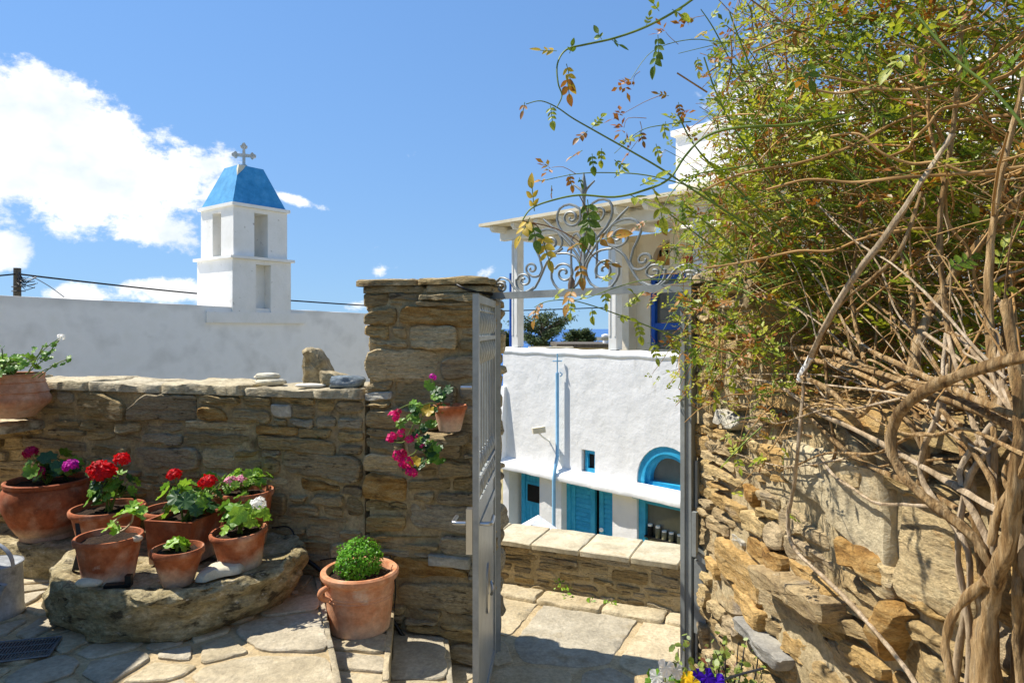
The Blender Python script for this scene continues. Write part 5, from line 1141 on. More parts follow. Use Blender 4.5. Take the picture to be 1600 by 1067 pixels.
# 10 wall pot with hanging magenta geranium
b = P(703, 672, 3.44); b.z = 1.236; prof = pot_profile(.055, .087, .13, .026, .007, wall_=.010)
t, p_ = potted('potted_geranium', 'small terracotta pot on the pillar shelf with trailing magenta geranium', b, prof, 'terracotta', (.072, .112), 10, group=GP)
rg_ = random.Random(6); mb = MB(); Yh = 3.36
def vine_stem(pts, rad=.003): mb.tube([P(x, y, Yy) - b for x, y, Yy in pts], rad, 5, 4)
vine_stem([(690, 640, 3.40), (676, 630, 3.36), (655, 636, Yh), (640, 650, Yh), (622, 662, Yh)]); vine_stem([(685, 640, 3.38), (660, 650, Yh), (655, 690, Yh), (668, 715, Yh)]); vine_stem([(660, 640, Yh), (645, 665, Yh), (632, 690, Yh), (612, 690, Yh)]); vine_stem([(655, 680, Yh), (650, 705, Yh), (632, 715, Yh)]); vine_stem([(690, 634, 3.42), (683, 615, 3.41), (676, 592, 3.40)]); vine_stem([(672, 715, Yh), (660, 722, Yh), (640, 735, Yh)])
vine_stem([(660, 634, Yh), (640, 632, Yh), (622, 640, Yh)])
obj('stems', mb.mesh('stems', M['stem'], 60), t, loc=(0, 0, 0))
for i in range(44):
    k = rg_.random(); x = 660 + rg_.gauss(0, 12); y = 630 + k * 95; x += 14 * max(0, k - .5) * 2
    if i < 9: x, y = 692 + rg_.gauss(0, 7), 622 + rg_.gauss(0, 10)
    obj('leaf', leaf_me('leaf_yellow' if i in (20, 33) else rg_.choice(('leaf_ger', 'leaf_ger', 'leaf_ger_dark')), rg_.randrange(3)), t, loc=P(x, y, (3.40 if i < 9 else Yh) + rg_.uniform(-.03, .02)) - b, rot=look((rg_.gauss(-.2, .4), rg_.gauss(-.8, .3), .6), rg_.uniform(0, 6)), scale=rg_.uniform(.018, .034))
for i, (x, y, r_, m_) in enumerate(((676, 589, .020, 'violet_pink'), (616, 650, .030, 'magenta'), (622, 643, .018, 'deep_magenta'), (612, 684, .030, 'magenta'), (627, 676, .024, 'magenta'), (640, 686, .024, 'magenta'), (622, 712, .030, 'magenta'), (634, 722, .036, 'magenta'), (642, 738, .032, 'magenta'), (630, 708, .022, 'deep_magenta'), (652, 682, .012, 'magenta'), (660, 697, .014, 'magenta'))):
    obj('flower_head', head_me(m_, 16, i % 3), t, loc=P(x, y, Yh - .02 if i else 3.40) - b, rot=(rg_.uniform(.2, .8), rg_.uniform(-.4, .4), rg_.uniform(0, 6)), scale=r_)
# 11 ribbed pot on the shelf stone, white geranium
b = P(17, 652, 4.10); b.z = 1.75 - (651 - H0) / F * 4.08; prof = [(0, 0), (.125, 0), (.135, .01), (.16, .04), (.198, .075), (.208, .10), (.206, .115), (.196, .13), (.192, .145), (.197, .15), (.190, .16), (.180, .19), (.172, .205), (.178, .21), (.170, .225), (.172, .25), (.176, .252), (.172, .258), (.158, .256), (.155, .22)]
t, p_ = potted('potted_geranium', 'ribbed bellied terracotta pot with white geranium on the upper shelf stone', b, prof, 'terracotta_light', (.158, .235), 11, group=GP, seg=48)
geranium(t, b, .24, .21, .15, 60, .027, [hd(95, 527, 4.0, .022, 'whitep', 14)], 16, ('leaf_lime', 'leaf_ger'), lean=(.03, -.02))
mb = MB()
for q in ([(40, 585), (70, 560), (85, 540), (94, 530)], [(60, 590), (85, 570), (104, 562)], [(45, 580), (60, 555), (68, 540)], [(50, 590), (70, 578), (80, 575)], [(2, 580), (4, 560), (3, 545)]): obj('long_stem', MB().tube([P(x, y, 4.0) - b for x, y in q], .0032, 5, 4).mesh('long_stem', M['stem'], 60), t, loc=(0, 0, 0))
rg_ = random.Random(9)
for (x, y) in ((72, 552), (75, 560), (82, 548), (86, 537), (70, 541), (104, 560), (98, 566), (84, 574), (66, 563), (78, 556), (52, 546), (3, 545), (60, 556)):
    for k in range(2): obj('leaf', leaf_me('leaf_ger', rg_.randrange(3)), t, loc=P(x + rg_.uniform(-4, 4), y + rg_.uniform(-4, 4), 4.0) - b, rot=look((rg_.gauss(0, .5), rg_.gauss(-.6, .4), .7), rg_.uniform(0, 6)), scale=rg_.uniform(.010, .019))
# 12 pansy pot on the planting ledge
b = Vector((.545, 2.21, .43)); prof = pot_profile(.08, .112, .165, .03, .012)
t, p_ = potted('potted_pansies', 'terracotta pot of white, yellow and purple pansies at the bottom edge', b, prof, 'terracotta', (.092, .14), 12)
def pansy(mt, seed):
    rg_ = random.Random(seed); mb = MB()
    for k, (a, L_, w_) in enumerate(((.5, 1, .8), (2.64, 1, .8), (-.35, .85, .65), (3.49, .85, .65), (-1.57, .95, .95))):
        e = Vector((math.cos(a), math.sin(a), 0)); f_ = Vector((-e.y, e.x, 0)); o_ = Vector((0, 0, .05 * k)); n_ = 7
        pts = [o_] + [o_ + e * L_ * (.35 + .65 * math.sin(math.pi * (i + .5) / n_) ** .7) * (1) + f_ * w_ * (i / (n_ - 1) - .5) * 1.3 + Vector((0, 0, .1 * math.cos(i * 2.2 + k))) for i in range(n_)]
        mb.add(pts, [(0, i, i + 1) for i in range(1, n_)])
    return mb.mesh('flower', M[mt], 180)
rg_ = random.Random(4); pm_ = {m_: pansy(m_, 3) for m_ in ('whitep', 'yellow', 'purple')}
for (x, y, m_, s) in ((1040, 1042, 'whitep', .030), (1056, 1047, 'whitep', .028), (1026, 1056, 'whitep', .026), (1046, 1064, 'whitep', .024), (1074, 1058, 'yellow', .024), (1082, 1066, 'yellow', .022), (1090, 1054, 'purple', .024), (1104, 1058, 'purple', .032), (1112, 1066, 'purple', .030), (1094, 1068, 'purple', .026), (1120, 1064, 'purple', .028), (1030, 1075, 'whitep', .03), (1064, 1076, 'yellow', .03)):
    obj('flower', pm_[m_], t, loc=P(x, y, 2.13 + rg_.uniform(-.03, .03)) - b, rot=look((rg_.gauss(0, .3), rg_.gauss(-.8, .2), rg_.uniform(.2, .7)), rg_.uniform(-.4, .4)), scale=s)
for i in range(40):
    x, y = rg_.uniform(1015, 1125), rg_.uniform(1052, 1095); obj('leaf', leaf_me('leaf_ger', rg_.randrange(3)), t, loc=P(x, y, 2.17 + rg_.uniform(-.03, .05)) - b, rot=look((rg_.gauss(0, .5), rg_.gauss(-.4, .4), .8), rg_.uniform(0, 6)), scale=rg_.uniform(.012, .02))
mb = MB()
for x in (1040, 1056, 1074, 1090, 1104): mb.tube([Vector((0, 0, .17)), P(x, 1085, 2.16) - b, P(x, 1056, 2.14) - b], .002, 4, 3)
obj('stems', mb.mesh('stems', M['stem']), t, loc=(0, 0, 0))

# ================================================================== WATERING CAN, DRAIN, HOSES, SMALL THINGS
b = Vector((-2.49, 3.27, ZA + .012)); t = thing('watering_can', 'galvanised watering can standing at the left edge', 'watering can', b)
body = MB().lathe([(0, 0), (.130, 0), (.133, .006), (.128, .03), (.122, .20), (.123, .232), (.127, .236), (.127, .244), (.121, .246)], 36); obj('body', body.mesh('body', M['galv'], 40), t, loc=(0, 0, 0))
half = MB(); nn = 20; half.v = [(0, 0, .252)] + [(.121 * math.cos(a), .121 * math.sin(a), .244) for a in [-.9 + i * (math.pi + .5) / nn for i in range(nn + 1)]]; half.f = [(0, i, i + 1) for i in range(1, nn + 1)]; obj('top_cover', half.mesh('top_cover', M['galv'], 60), t, loc=(0, 0, 0))
hp = MB()
for w_ in (0,):
    pts = [Vector((.118 * math.cos(a) + .005, -.03, .24 + .115 * math.sin(a))) for a in [i * math.pi / 14 for i in range(15)]]
    for p in pts: hp.v += [tuple(p + Vector((0, -.013, 0))), tuple(p + Vector((0, .013, 0))), tuple(p * 1.0 + Vector((0, .013, -.004))), tuple(p + Vector((0, -.013, -.004)))]
    hp.f = [(i*4+k, i*4+(k+1) % 4, (i+1)*4+(k+1) % 4, (i+1)*4+k) for i in range(14) for k in range(4)]
obj('handle', hp.mesh('handle', M['galv'], 30), t, loc=(0, 0, 0))
obj('spout', MB().tube([(-.10, -.02, .04), (-.20, -.03, .14), (-.30, -.04, .25)], [.026, .020, .015], 10, 4).mesh('spout', M['galv'], 60), t, loc=(0, 0, 0))
obj('side_stub', MB().tube([(.09, -.10, .06), (.118, -.115, .13), (.138, -.11, .185)], [.012, .014, .017], 8, 3).mesh('side_stub', M['galv'], 60), t, loc=(0, 0, 0))
obj('lifting_tab', MB().add([(.03, -.122, .19), (.075, -.104, .165), (.078, -.112, .180), (.035, -.135, .20)], [(0, 1, 2, 3)]).mesh('lifting_tab', M['galv']), t, loc=(0, 0, 0))
# drain grate in the paving
gz = ZA + .016; q = [G(-60, 1010, gz), G(96, 996, gz), G(76, 1026, gz), G(-80, 1046, gz)]
t = thing('drain_grate', 'rusty dark metal drain grate set in the shaded paving', 'drain', q[3])
obj('pit', MB().add(q, [(0, 1, 2, 3)]).mesh('pit', M['black']), t); L1 = (q[1] - q[0]); fr_ = MB()
def bar(a_, b_, r_): return MB().tube([a_ + Z3 * .006, b_ + Z3 * .006], r_, 4, 1)
for k in range(31): s_ = k / 30; sh = .012; obj('bar', bar(q[3].lerp(q[2], max(0, s_ - .03)), q[0].lerp(q[1], min(1, s_ + .03)), .0034).mesh('bar', M['grate']), t)
for k in (0, .33, .66, 1): obj('cross_bar', bar(q[0].lerp(q[3], k), q[1].lerp(q[2], k), .004 if k in (0, 1) else .0025).mesh('cross_bar', M['grate']), t)
for k in (0, 1): obj('cross_bar', bar(q[0].lerp(q[1], k), q[3].lerp(q[2], k), .004).mesh('cross_bar', M['grate']), t)
# black hoses by the wall
tag(obj('black_hose', MB().tube([wp(440, 838, .04), wp(470, 858, .06), wp(500, 875, .07), wp(520, 890, .08)], .012, 8, 4).mesh('black_hose', M['black'], 60)), 'thick black hose between the boulder slab and the basil pot', 'hose')
tag(obj('black_hose', MB().tube([wp(614, 950, .06), wp(628, 968, .07), wp(640, 985, .07), wp(662, 996, .05)], .010, 8, 4).mesh('black_hose', M['black'], 60)), 'black hose end on the step right of the basil pot', 'hose')
tag(obj('drip_pipe', MB().tube([wp(430, 822, .03), wp(455, 820, .035), wp(466, 832, .04), wp(470, 850, .05)], .004, 6, 4).mesh('drip_pipe', M['black'], 60)), 'thin curled black drip pipe at the right of the slab', 'pipe')
tag(obj('drip_pipe', MB().tube([wp(505, 872, .03), wp(535, 868, .03), wp(590, 866, .03), wp(612, 875, .04), wp(624, 905, .05), wp(622, 950, .05)], .0035, 6, 4).mesh('drip_pipe', M['black'], 60)), 'thin black drip pipe running behind the basil pot', 'pipe')
tag(obj('drip_pipe', MB().tube([wp(0, 768, .04), wp(20, 785, .08), wp(8, 800, .06), wp(-6, 812, .05)], .005, 6, 4).mesh('drip_pipe', M['black'], 60)), 'thin black drip pipe at the left end of the wall', 'pipe')
# slate spike and tile pieces beside the front left pot
sp_ = MB().add([P(x, y, Yv) for Yv in (3.28, 3.25) for x, y in ((112, 902), (140, 902), (132, 870), (124, 828), (117, 828), (121, 868))], [(0,1,2,3,4,5)[::-1], (6,7,8,9,10,11)] + [(i, (i+1) % 6, 6 + (i+1) % 6, 6 + i) for i in range(6)])
me = sp_.mesh('garden_trowel', M['dark_metal'], 30); zm = min(v.co.z for v in me.vertices)
for v in me.vertices: v.co.z += ST - .012 - zm
tag(obj('garden_trowel', me), 'dark metal trowel standing beside the front left pot', 'trowel')
mb = MB(); 
for (x, y, s, a) in ((185, 914, .05, .2),): 
    p = G(x, y, ST); mb.box((-.055, -.02, 0), (.055, .02, .014), Matrix.Translation((p.x, p.y, ST - .006)) @ Matrix.Rotation(a, 4, 'Z')); mb.box((.03, -.016, .0141), (.055, .016, .05), Matrix.Translation((p.x, p.y, ST - .006)) @ Matrix.Rotation(a, 4, 'Z'))
tag(obj('black_clip', mb.mesh('black_clip', M['black'])), 'black plastic clip lying in front of the front left pot', 'clip')
# weeds at the foot of the lane wall and in the wall
def weed(name, pts, n, s, seed, label, mt='leaf_lime', spread=.03):
    rg_ = random.Random(seed); mb = MB(); base = pts[0]
    for p in pts:
        for k in range(n // len(pts)):
            q = p + Vector((rg_.gauss(0, spread), rg_.gauss(0, spread * .6), abs(rg_.gauss(0, spread * .7)))); nr = Vector((rg_.gauss(0, .6), rg_.gauss(-.5, .5), .7)).normalized(); u = nr.orthogonal().normalized(); u = Matrix.Rotation(rg_.uniform(0, 6), 3, nr) @ u; v = nr.cross(u); l = s * rg_.uniform(.6, 1.3)
            mb.add([q - u * l, q + v * l * .6, q + u * l * .8 + v * l * .3, q + u * l, q + u * l * .8 - v * l * .3, q - v * l * .6], [(0, 1, 2, 3, 4, 5)])
    o_ = thing(name, label, 'weed', base); obj('foliage', mb.mesh('foliage', M[mt]), o_)['kind'] = 'stuff'
lwz = lambda px, py, out=.01: (lambda p: p)(Vector(P(px, py, (LWA.y - LWA.x * LWd.y / LWd.x) / (1 - (px - 800) / F * LWd.y / LWd.x))) + LWn * out)
weed('weed', [lwz(876, 908), lwz(882, 920, .03), lwz(890, 930, .06), lwz(900, 936, .09), lwz(908, 940, .11)], 60, .013, 1, 'largest green weed growing at the foot of the lane wall', spread=.022)
weed('weed', [lwz(860, 928, .05), lwz(866, 936, .07)], 26, .012, 2, 'small weed just left of the largest lane wall weed', spread=.018)
weed('weed', [lwz(925, 934, .06), lwz(930, 938, .07)], 26, .012, 3, 'small weed just right of the largest lane wall weed', spread=.018)
weed('weed', [lwz(950, 938, .05), lwz(963, 940, .05)], 20, .010, 4, 'rightmost small weed along the lane wall foot', spread=.014)
weed('weed', [lwz(813, 921, .04)], 10, .010, 5, 'leftmost tiny weed at the lane wall foot', spread=.012)
weed('weed', [wp(498, 682, .01), wp(506, 680, .01)], 40, .007, 6, 'small green tuft growing out of the stone wall face', 'leaf_ger', spread=.012)
weed('weed', [wp(475, 615, .01), wp(494, 618, .01)], 40, .006, 7, 'thin green moss tuft under the wall coping', 'leaf_ger', spread=.014)
# shrub at the foot of the right wall
c = Vector((.665, 2.20, .60)); t = thing('leafy_shrub', 'small leafy shrub with dark stems beside the pansies', 'shrub', (c.x, c.y, .43)); rg_ = random.Random(8); mb = MB(); st_ = MB()
for i in range(26):
    e = c + Vector((rg_.gauss(0, .085), rg_.gauss(0, .07), rg_.uniform(-.06, .14))); s = Vector((c.x + rg_.uniform(-.04, .04), c.y, .42)); m_ = s.lerp(e, .5) + Vector((rg_.gauss(0, .03), rg_.gauss(0, .03), .02)); st_.tube([s, m_, e], [.004, .003, .0015], 5, 4)
    for k in range(16):
        q = m_.lerp(e, rg_.uniform(-.2, 1.05)) + Vector((rg_.gauss(0, .02), rg_.gauss(0, .02), rg_.gauss(0, .016))); nr = Vector((rg_.gauss(-.3, .5), rg_.gauss(-.3, .5), .7)).normalized(); u = nr.orthogonal().normalized(); u = Matrix.Rotation(rg_.uniform(0, 6), 3, nr) @ u; v = nr.cross(u); l = rg_.uniform(.009, .016)
        mb.add([q - u * l, q - u * l * .4 + v * l * .6, q + u * l * .5 + v * l * .55, q + u * l, q + u * l * .5 - v * l * .55, q - u * l * .4 - v * l * .6], [(0, 1, 2, 3, 4, 5)])
for i in range(9):
    a = rg_.uniform(-.1, .1); s = c + Vector((-.12 + rg_.uniform(-.03, .03), -.05, -.04 + rg_.uniform(-.06, .05))); st_.tube([s, s + Vector((.12, 0, .05 + a * .5)), s + Vector((.25, -.01, .06 + a))], .004, 5, 4)
tag(obj('foliage', mb.mesh('foliage', M['leaf_shrub']), t), kind='stuff'); obj('stems', st_.mesh('stems', M['dark_metal'], 60), t)
# ================================================================== CLIMBING JASMINE over the right wall
rgv = random.Random(77)
vine = thing('jasmine_vine', 'huge tangled climbing jasmine with woody stems over the right wall', 'vine', RWo + RWd * 1.65 + RWn * .1)
def rpt(px, py, off): return P(px, py, RY(px, off))
def branch(pts, rads, mat='bark', nm='branch', sides=9):
    """pts: (px, py, off): off = how far in front of the wall plane"""
    w3 = [rpt(*p) for p in pts]
    # resample with a little wander so that the wood is knotty
    rad = rads if hasattr(rads, '__len__') else [rads] * len(w3)
    rad = [x * .74 for x in rad]
    if len(rad) == 2: rad = [rad[0] + (rad[1] - rad[0]) * i / (len(w3) - 1) for i in range(len(w3))]
    sides = max(sides, 12); mb = MB().tube(w3, rad, sides, 7); ph_ = rgv.uniform(0, 6); nr_ = len(mb.v) // sides
    for i in range(nr_):
        c_ = sum((Vector(v) for v in mb.v[i*sides:(i+1)*sides]), Vector()) / sides
        for k in range(sides):
            a_ = 2 * math.pi * k / sides; f_ = 1 + .10 * math.sin(3 * a_ + ph_ + i * .11) + .07 * math.sin(5 * a_ - i * .17 + ph_) + .30 * noise.noise(Vector((i * .33, ph_ * 9, 0))); mb.v[i*sides+k] = tuple(c_ + (Vector(mb.v[i*sides+k]) - c_) * f_)
    sd = Vector((rgv.uniform(0, 50), 0, 0)); rm = max(rad)
    mb.v = [tuple(Vector(v) + Vector((noise.noise(Vector(v) * 38 + sd), noise.noise(Vector(v) * 38 + sd + Vector((9, 0, 0))), noise.noise(Vector(v) * 38 + sd + Vector((0, 9, 0))))) * rm * .28 + Vector((noise.noise(Vector(v) * 6 + sd), noise.noise(Vector(v) * 6 + sd * 2), 0)) * rm * .5) for v in mb.v]
    return obj(nm, mb.mesh(nm, M[mat], 60), vine)
branch([(1540, 1130, .10), (1538, 1010, .10), (1545, 930, .10), (1572, 850, .11), (1588, 740, .11), (1588, 600, .10), (1575, 470, .08)], [.028, .025, .023, .018, .015, .013, .010], nm='trunk', sides=14)
branch([(1600, 1130, .06), (1592, 980, .07), (1588, 860, .08), (1592, 700, .10)], [.015, .014, .012, .011], nm='trunk', sides=10)
branch([(1640, 548, .14), (1560, 567, .15), (1490, 590, .16), (1430, 622, .17), (1398, 662, .17), (1396, 712, .17), (1428, 762, .16), (1480, 806, .14), (1530, 852, .115), (1556, 905, .10)], [.013, .013, .0135, .0135, .013, .0125, .012, .012, .012, .011])
branch([(1500, 1110, .13), (1482, 1030, .13), (1482, 985, .13), (1505, 942, .12), (1545, 908, .11)], [.009, .010, .010, .011, .012])
branch([(1560, 1120, .05), (1542, 960, .06), (1528, 850, .07), (1518, 760, .07), (1505, 690, .06), (1468, 640, .04), (1430, 598, .02)], [.014, .013, .012, .012, .013, .011, .010])
branch([(1640, 700, .08), (1560, 655, .08), (1480, 622, .07), (1400, 592, .05), (1300, 560, .02)], [.013, .012, .012, .010, .008])
branch([(1640, 668, .10), (1540, 630, .10), (1450, 590, .08), (1360, 548, .03)], [.010, .010, .009, .007])
branch([(1105, 580, .05), (1150, 588, .06), (1215, 603, .07), (1270, 640, .08), (1330, 668, .08), (1400, 705, .08), (1470, 745, .08), (1545, 790, .09), (1590, 806, .10)], [.004, .005, .006, .007, .007, .008, .008, .008, .008], 'bark_grey')
branch([(1225, 605, .05), (1270, 655, .05), (1330, 710, .06), (1400, 745, .06), (1470, 780, .06), (1530, 815, .07)], [.006, .007, .008, .009, .009, .009])
branch([(1252, 590, .10), (1285, 520, .10), (1330, 440, .09), (1380, 375, .07), (1430, 300, .05), (1490, 210, .0)], [.009, .0095, .010, .009, .008, .007], 'bark_grey')
branch([(1270, 560, .09), (1310, 480, .09), (1370, 430, .07), (1410, 385, .05), (1440, 300, .02)], [.005, .006, .006, .006, .005])
branch([(1252, 588, .10), (1290, 605, .10), (1330, 640, .09), (1345, 648, .09), (1375, 610, .07), (1430, 585, .05)], [.009, .008, .008, .008, .008, .007])
branch([(1256, 600, .09), (1248, 690, .09), (1240, 760, .07), (1232, 800, .07), (1238, 850, .07), (1290, 905, .08), (1350, 965, .09), (1420, 1050, .11), (1450, 1110, .12)], [.006, .007, .007, .009, .008, .007, .007, .007, .007], 'bark_grey')
branch([(1275, 700, .05), (1300, 740, .06), (1335, 765, .06), (1368, 785, .06), (1410, 788, .06), (1470, 792, .07)], [.004, .005, .005, .005, .0045, .004], 'bark_grey')
branch([(1415, 640, .03), (1440, 520, -.02), (1490, 430, -.08), (1550, 360, -.1), (1620, 270, -.1)], [.016, .014, .013, .012, .010])
branch([(1500, 640, .04), (1475, 480, .0), (1470, 350, -.02), (1490, 200, -.05), (1505, 40, -.08)], [.011, .009, .008, .007, .006])
branch([(1430, 620, .02), (1425, 470, -.04), (1395, 330, -.1), (1380, 180, -.1)], [.009, .008, .006, .004])
branch([(1560, 640, .06), (1545, 480, .03), (1560, 300, .02), (1600, 120, .0)], [.011, .010, .008, .006])
branch([(1350, 560, .04), (1330, 460, .0), (1345, 330, -.06), (1330, 200, -.1)], [.007, .006, .005, .003])
branch([(1290, 560, .05), (1295, 640, .06), (1305, 700, .05), (1300, 720, .05)], [.006, .006, .005, .004])
branch([(1440, 700, .05), (1420, 660, .06), (1400, 640, .05), (1385, 610, .04)], .008)
branch([(1440, 760, .04), (1445, 690, .05), (1425, 640, .04), (1405, 600, .02)], [.012, .011, .010, .008])
branch([(1470, 640, .10), (1510, 690, .10), (1548, 750, .10), (1560, 790, .10)], [.006, .007, .007, .007])
branch([(1548, 850, .11), (1560, 800, .11), (1590, 745, .11), (1620, 690, .12)], .009)
branch([(1200, 575, .03), (1240, 560, .03), (1320, 575, .04), (1420, 625, .05), (1500, 665, .06)], [.005, .007, .008, .009, .009])
branch([(1220, 545, .02), (1300, 545, .02), (1380, 590, .03), (1450, 640, .05)], [.006, .008, .009, .009])
bq_ = [(1250, 592, .101), (1262, 565, .101)]
branch([(1249, 594, .102), (1256, 578, .102), (1268, 558, .1)], [.0105, .0105, .0100], 'white_old', 'painted_branch_end')

# a crowd of thinner woody stems between the big ones
for i in range(56):
    a = (rgv.uniform(1330, 1610), rgv.uniform(570, 720)); e = (a[0] + rgv.uniform(-330, 60), a[1] - rgv.uniform(40, 420)); o0, o1 = rgv.uniform(-.05, .12), rgv.uniform(-.3, .12)
    if i % 4 == 0: e = (max(a[0] - rgv.uniform(150, 420), 1120), a[1] - rgv.uniform(-60, 60)); o1 = rgv.uniform(.02, .10)
    e = (max(e[0], 1130), max(e[1], 60)); n_ = 5; r0 = rgv.uniform(.0026, .0055)
    pts = [(a[0] + (e[0]-a[0]) * k / n_ + rgv.gauss(0, 16) * (0 < k < n_), a[1] + (e[1]-a[1]) * k / n_ + rgv.gauss(0, 14) * (0 < k < n_), o0 + (o1-o0) * k / n_) for k in range(n_ + 1)]
    branch(pts, [r0 * (1 - .11 * k) for k in range(n_ + 1)], rgv.choice(('bark', 'bark', 'bark_grey')))
for i in range(7):      # stems climbing beside the trunk
    x0 = rgv.uniform(1500, 1600); branch([(x0 + rgv.uniform(-20, 30), 1110, .05), (x0, 980, .06), (x0 + rgv.gauss(0, 25), 860, .08), (x0 + rgv.gauss(0, 30), 740, .08), (x0 + rgv.gauss(0, 40), 640, .07), (x0 + rgv.gauss(-30, 60), 520, .02)], [.009, .009, .008, .008, .007, .005], rgv.choice(('bark', 'bark_grey')))
# --- volume of the bush
def in_bush(p):
    e = ((p.x - 1.66) / 1.0) ** 2 + ((p.y - 2.2) / 1.35) ** 2 + ((p.z - 2.45) / 1.22) ** 2
    return e < 1 and p.z > 1.42 and (p.z > 1.56 or p.x > .84)
def rand_bush(rg, bias=0):
    while True:
        p = Vector((rg.uniform(.55, 2.6), rg.uniform(.95, 3.5), rg.uniform(1.42, 3.6)))
        if in_bush(p): return p
tw = MB(); stm = MB(); Lf = {k: MB() for k in ('leaf_vine', 'leaf_dark', 'leaf_dry', 'leaf_orange')}
def leaflet(mb, q, e, nr, l, w):
    f_ = nr.cross(e).normalized(); mb.add([q, q + e * l * .45 + f_ * w + nr * w * .3, q + e * l, q + e * l * .45 - f_ * w + nr * w * .3], [(0, 1, 2), (0, 2, 3)])
def pinnate(mbs, q, d, rg, s=1.0, n=2):
    """a jasmine leaf: pairs of leaflets and a longer end leaflet along a rachis"""
    d = d.normalized(); nr = (Vector((rg.gauss(-.3, .5), rg.gauss(-.2, .5), 1)) - d * d.z).normalized(); side = nr.cross(d).normalized()
    l = .021 * s
    for k in range(n):
        b_ = q + d * (.010 * s + .011 * s * k)
        for sg in (-1, 1): leaflet(mbs, b_, (side * sg * .85 + d * .55).normalized(), (nr + side * sg * .2).normalized(), l * rg.uniform(.7, 1.1), l * .26)
    leaflet(mbs, q + d * (.012 * s + .011 * s * n), d, nr, l * rg.uniform(1.1, 1.5), l * .30)
def pick_leaf(rg, sunny=.5):
    x = rg.random(); return Lf['leaf_vine'] if x < .68 else (Lf['leaf_dark'] if x < .82 else (Lf['leaf_dry'] if x < .965 else Lf['leaf_orange']))
# dry twig tangle
for i in range(3600):
    p = rand_bush(rgv); d = Vector((rgv.gauss(-.25, .7), rgv.gauss(0, .7), rgv.gauss(.25, .55))).normalized(); l = rgv.uniform(.12, .55); pts = [p]; c = Vector((rgv.gauss(0, .35), rgv.gauss(0, .35), rgv.gauss(-.25, .3)))
    for k in range(4): pts.append(pts[-1] + (d + c * k * .22).normalized() * l / 4)
    if not in_bush(pts[-1] + Vector((.06, 0, 0))): continue
    r0 = rgv.choice((.0012, .0016, .0022, .003)); tw.tube(pts, [r0, r0 * .9, r0 * .8, r0 * .7, r0 * .5], 4, 1, False)
    if rgv.random() < (.7 if p.z > 2.2 else .38):
        for k in range(rgv.randrange(1, 5)):
            q = pts[rgv.randrange(1, 5)]; pinnate(pick_leaf(rgv), q, Vector((rgv.gauss(-.2, .8), rgv.gauss(-.1, .8), rgv.gauss(.2, .6))), rgv, rgv.uniform(.7, 1.25), rgv.choice((1, 2, 2, 3)))
# bare brown brush low over the wall top
for i in range(1500):
    p = Vector((rgv.uniform(.86, 2.0), rgv.uniform(1.1, 3.0), rgv.uniform(1.52, 2.15))); d = Vector((rgv.gauss(-.3, .8), rgv.gauss(0, .8), rgv.gauss(.1, .5))).normalized(); l = rgv.uniform(.15, .5); c = Vector((rgv.gauss(0, .4), rgv.gauss(0, .4), rgv.gauss(0, .3))); pts = [p]
    for k in range(4): pts.append(pts[-1] + (d + c * k * .25).normalized() * l / 4)
    if pts[-1].x < .74 or pts[-1].z < 1.45: continue
    r0 = rgv.choice((.0014, .0018, .0024, .0036)); tw.tube(pts, [r0, r0 * .9, r0 * .8, r0 * .7, r0 * .5], 4, 1, False)
# brush and sprays that spill over the pier and wall top towards the gate
for i in range(620):
    k_ = rgv.random() ** .8; p = Vector((rgv.uniform(.66, .95), rgv.uniform(1.9, 2.95), 1.45 + k_ * .9)); d = Vector((rgv.gauss(-.35, .6), rgv.gauss(.1, .7), rgv.gauss(-.05, .55))).normalized(); l = rgv.uniform(.1, .35); c = Vector((rgv.gauss(0, .4), rgv.gauss(0, .4), rgv.gauss(-.3, .3))); pts = [p]
    if p.z < 1.6 and rgv.random() < .5: continue
    for k in range(4): pts.append(pts[-1] + (d + c * k * .25).normalized() * l / 4)
    if pts[-1].x < .60: continue
    r0 = rgv.choice((.001, .0013, .0018, .0024)); (stm if i % 3 == 0 else tw).tube(pts, [r0, r0 * .9, r0 * .8, r0 * .7, r0 * .5], 4, 1, False)
    for k in range(rgv.randrange(1, 6)): pinnate(pick_leaf(rgv), pts[rgv.randrange(1, 5)], Vector((rgv.gauss(-.3, .8), rgv.gauss(-.1, .8), rgv.gauss(.1, .6))), rgv, rgv.uniform(.6, 1.15), rgv.choice((1, 2, 2, 3)))
# long dry canes on the sunny outside
for i in range(520):
    p = rand_bush(rgv); e = ((p.x - 1.66) / 1.0) ** 2 + ((p.y - 2.2) / 1.35) ** 2 + ((p.z - 2.45) / 1.22) ** 2
    if e < .45 and p.x > .95: continue
    d = Vector((rgv.gauss(-.35, .6), rgv.gauss(0, .7), rgv.gauss(.25, .5))).normalized(); l = rgv.uniform(.35, .9); c = Vector((rgv.gauss(0, .25), rgv.gauss(0, .25), rgv.gauss(-.3, .25))); pts = [p]
    for k in range(6): pts.append(pts[-1] + (d + c * k * .2).normalized() * l / 6)
    pts = [q for j, q in enumerate(pts) if j < 2 or in_bush(q)]
    r0 = rgv.choice((.0016, .002, .0026, .0032)); tw.tube(pts, [r0 * (1 - .1 * k) for k in range(len(pts))], 5, 2, False)
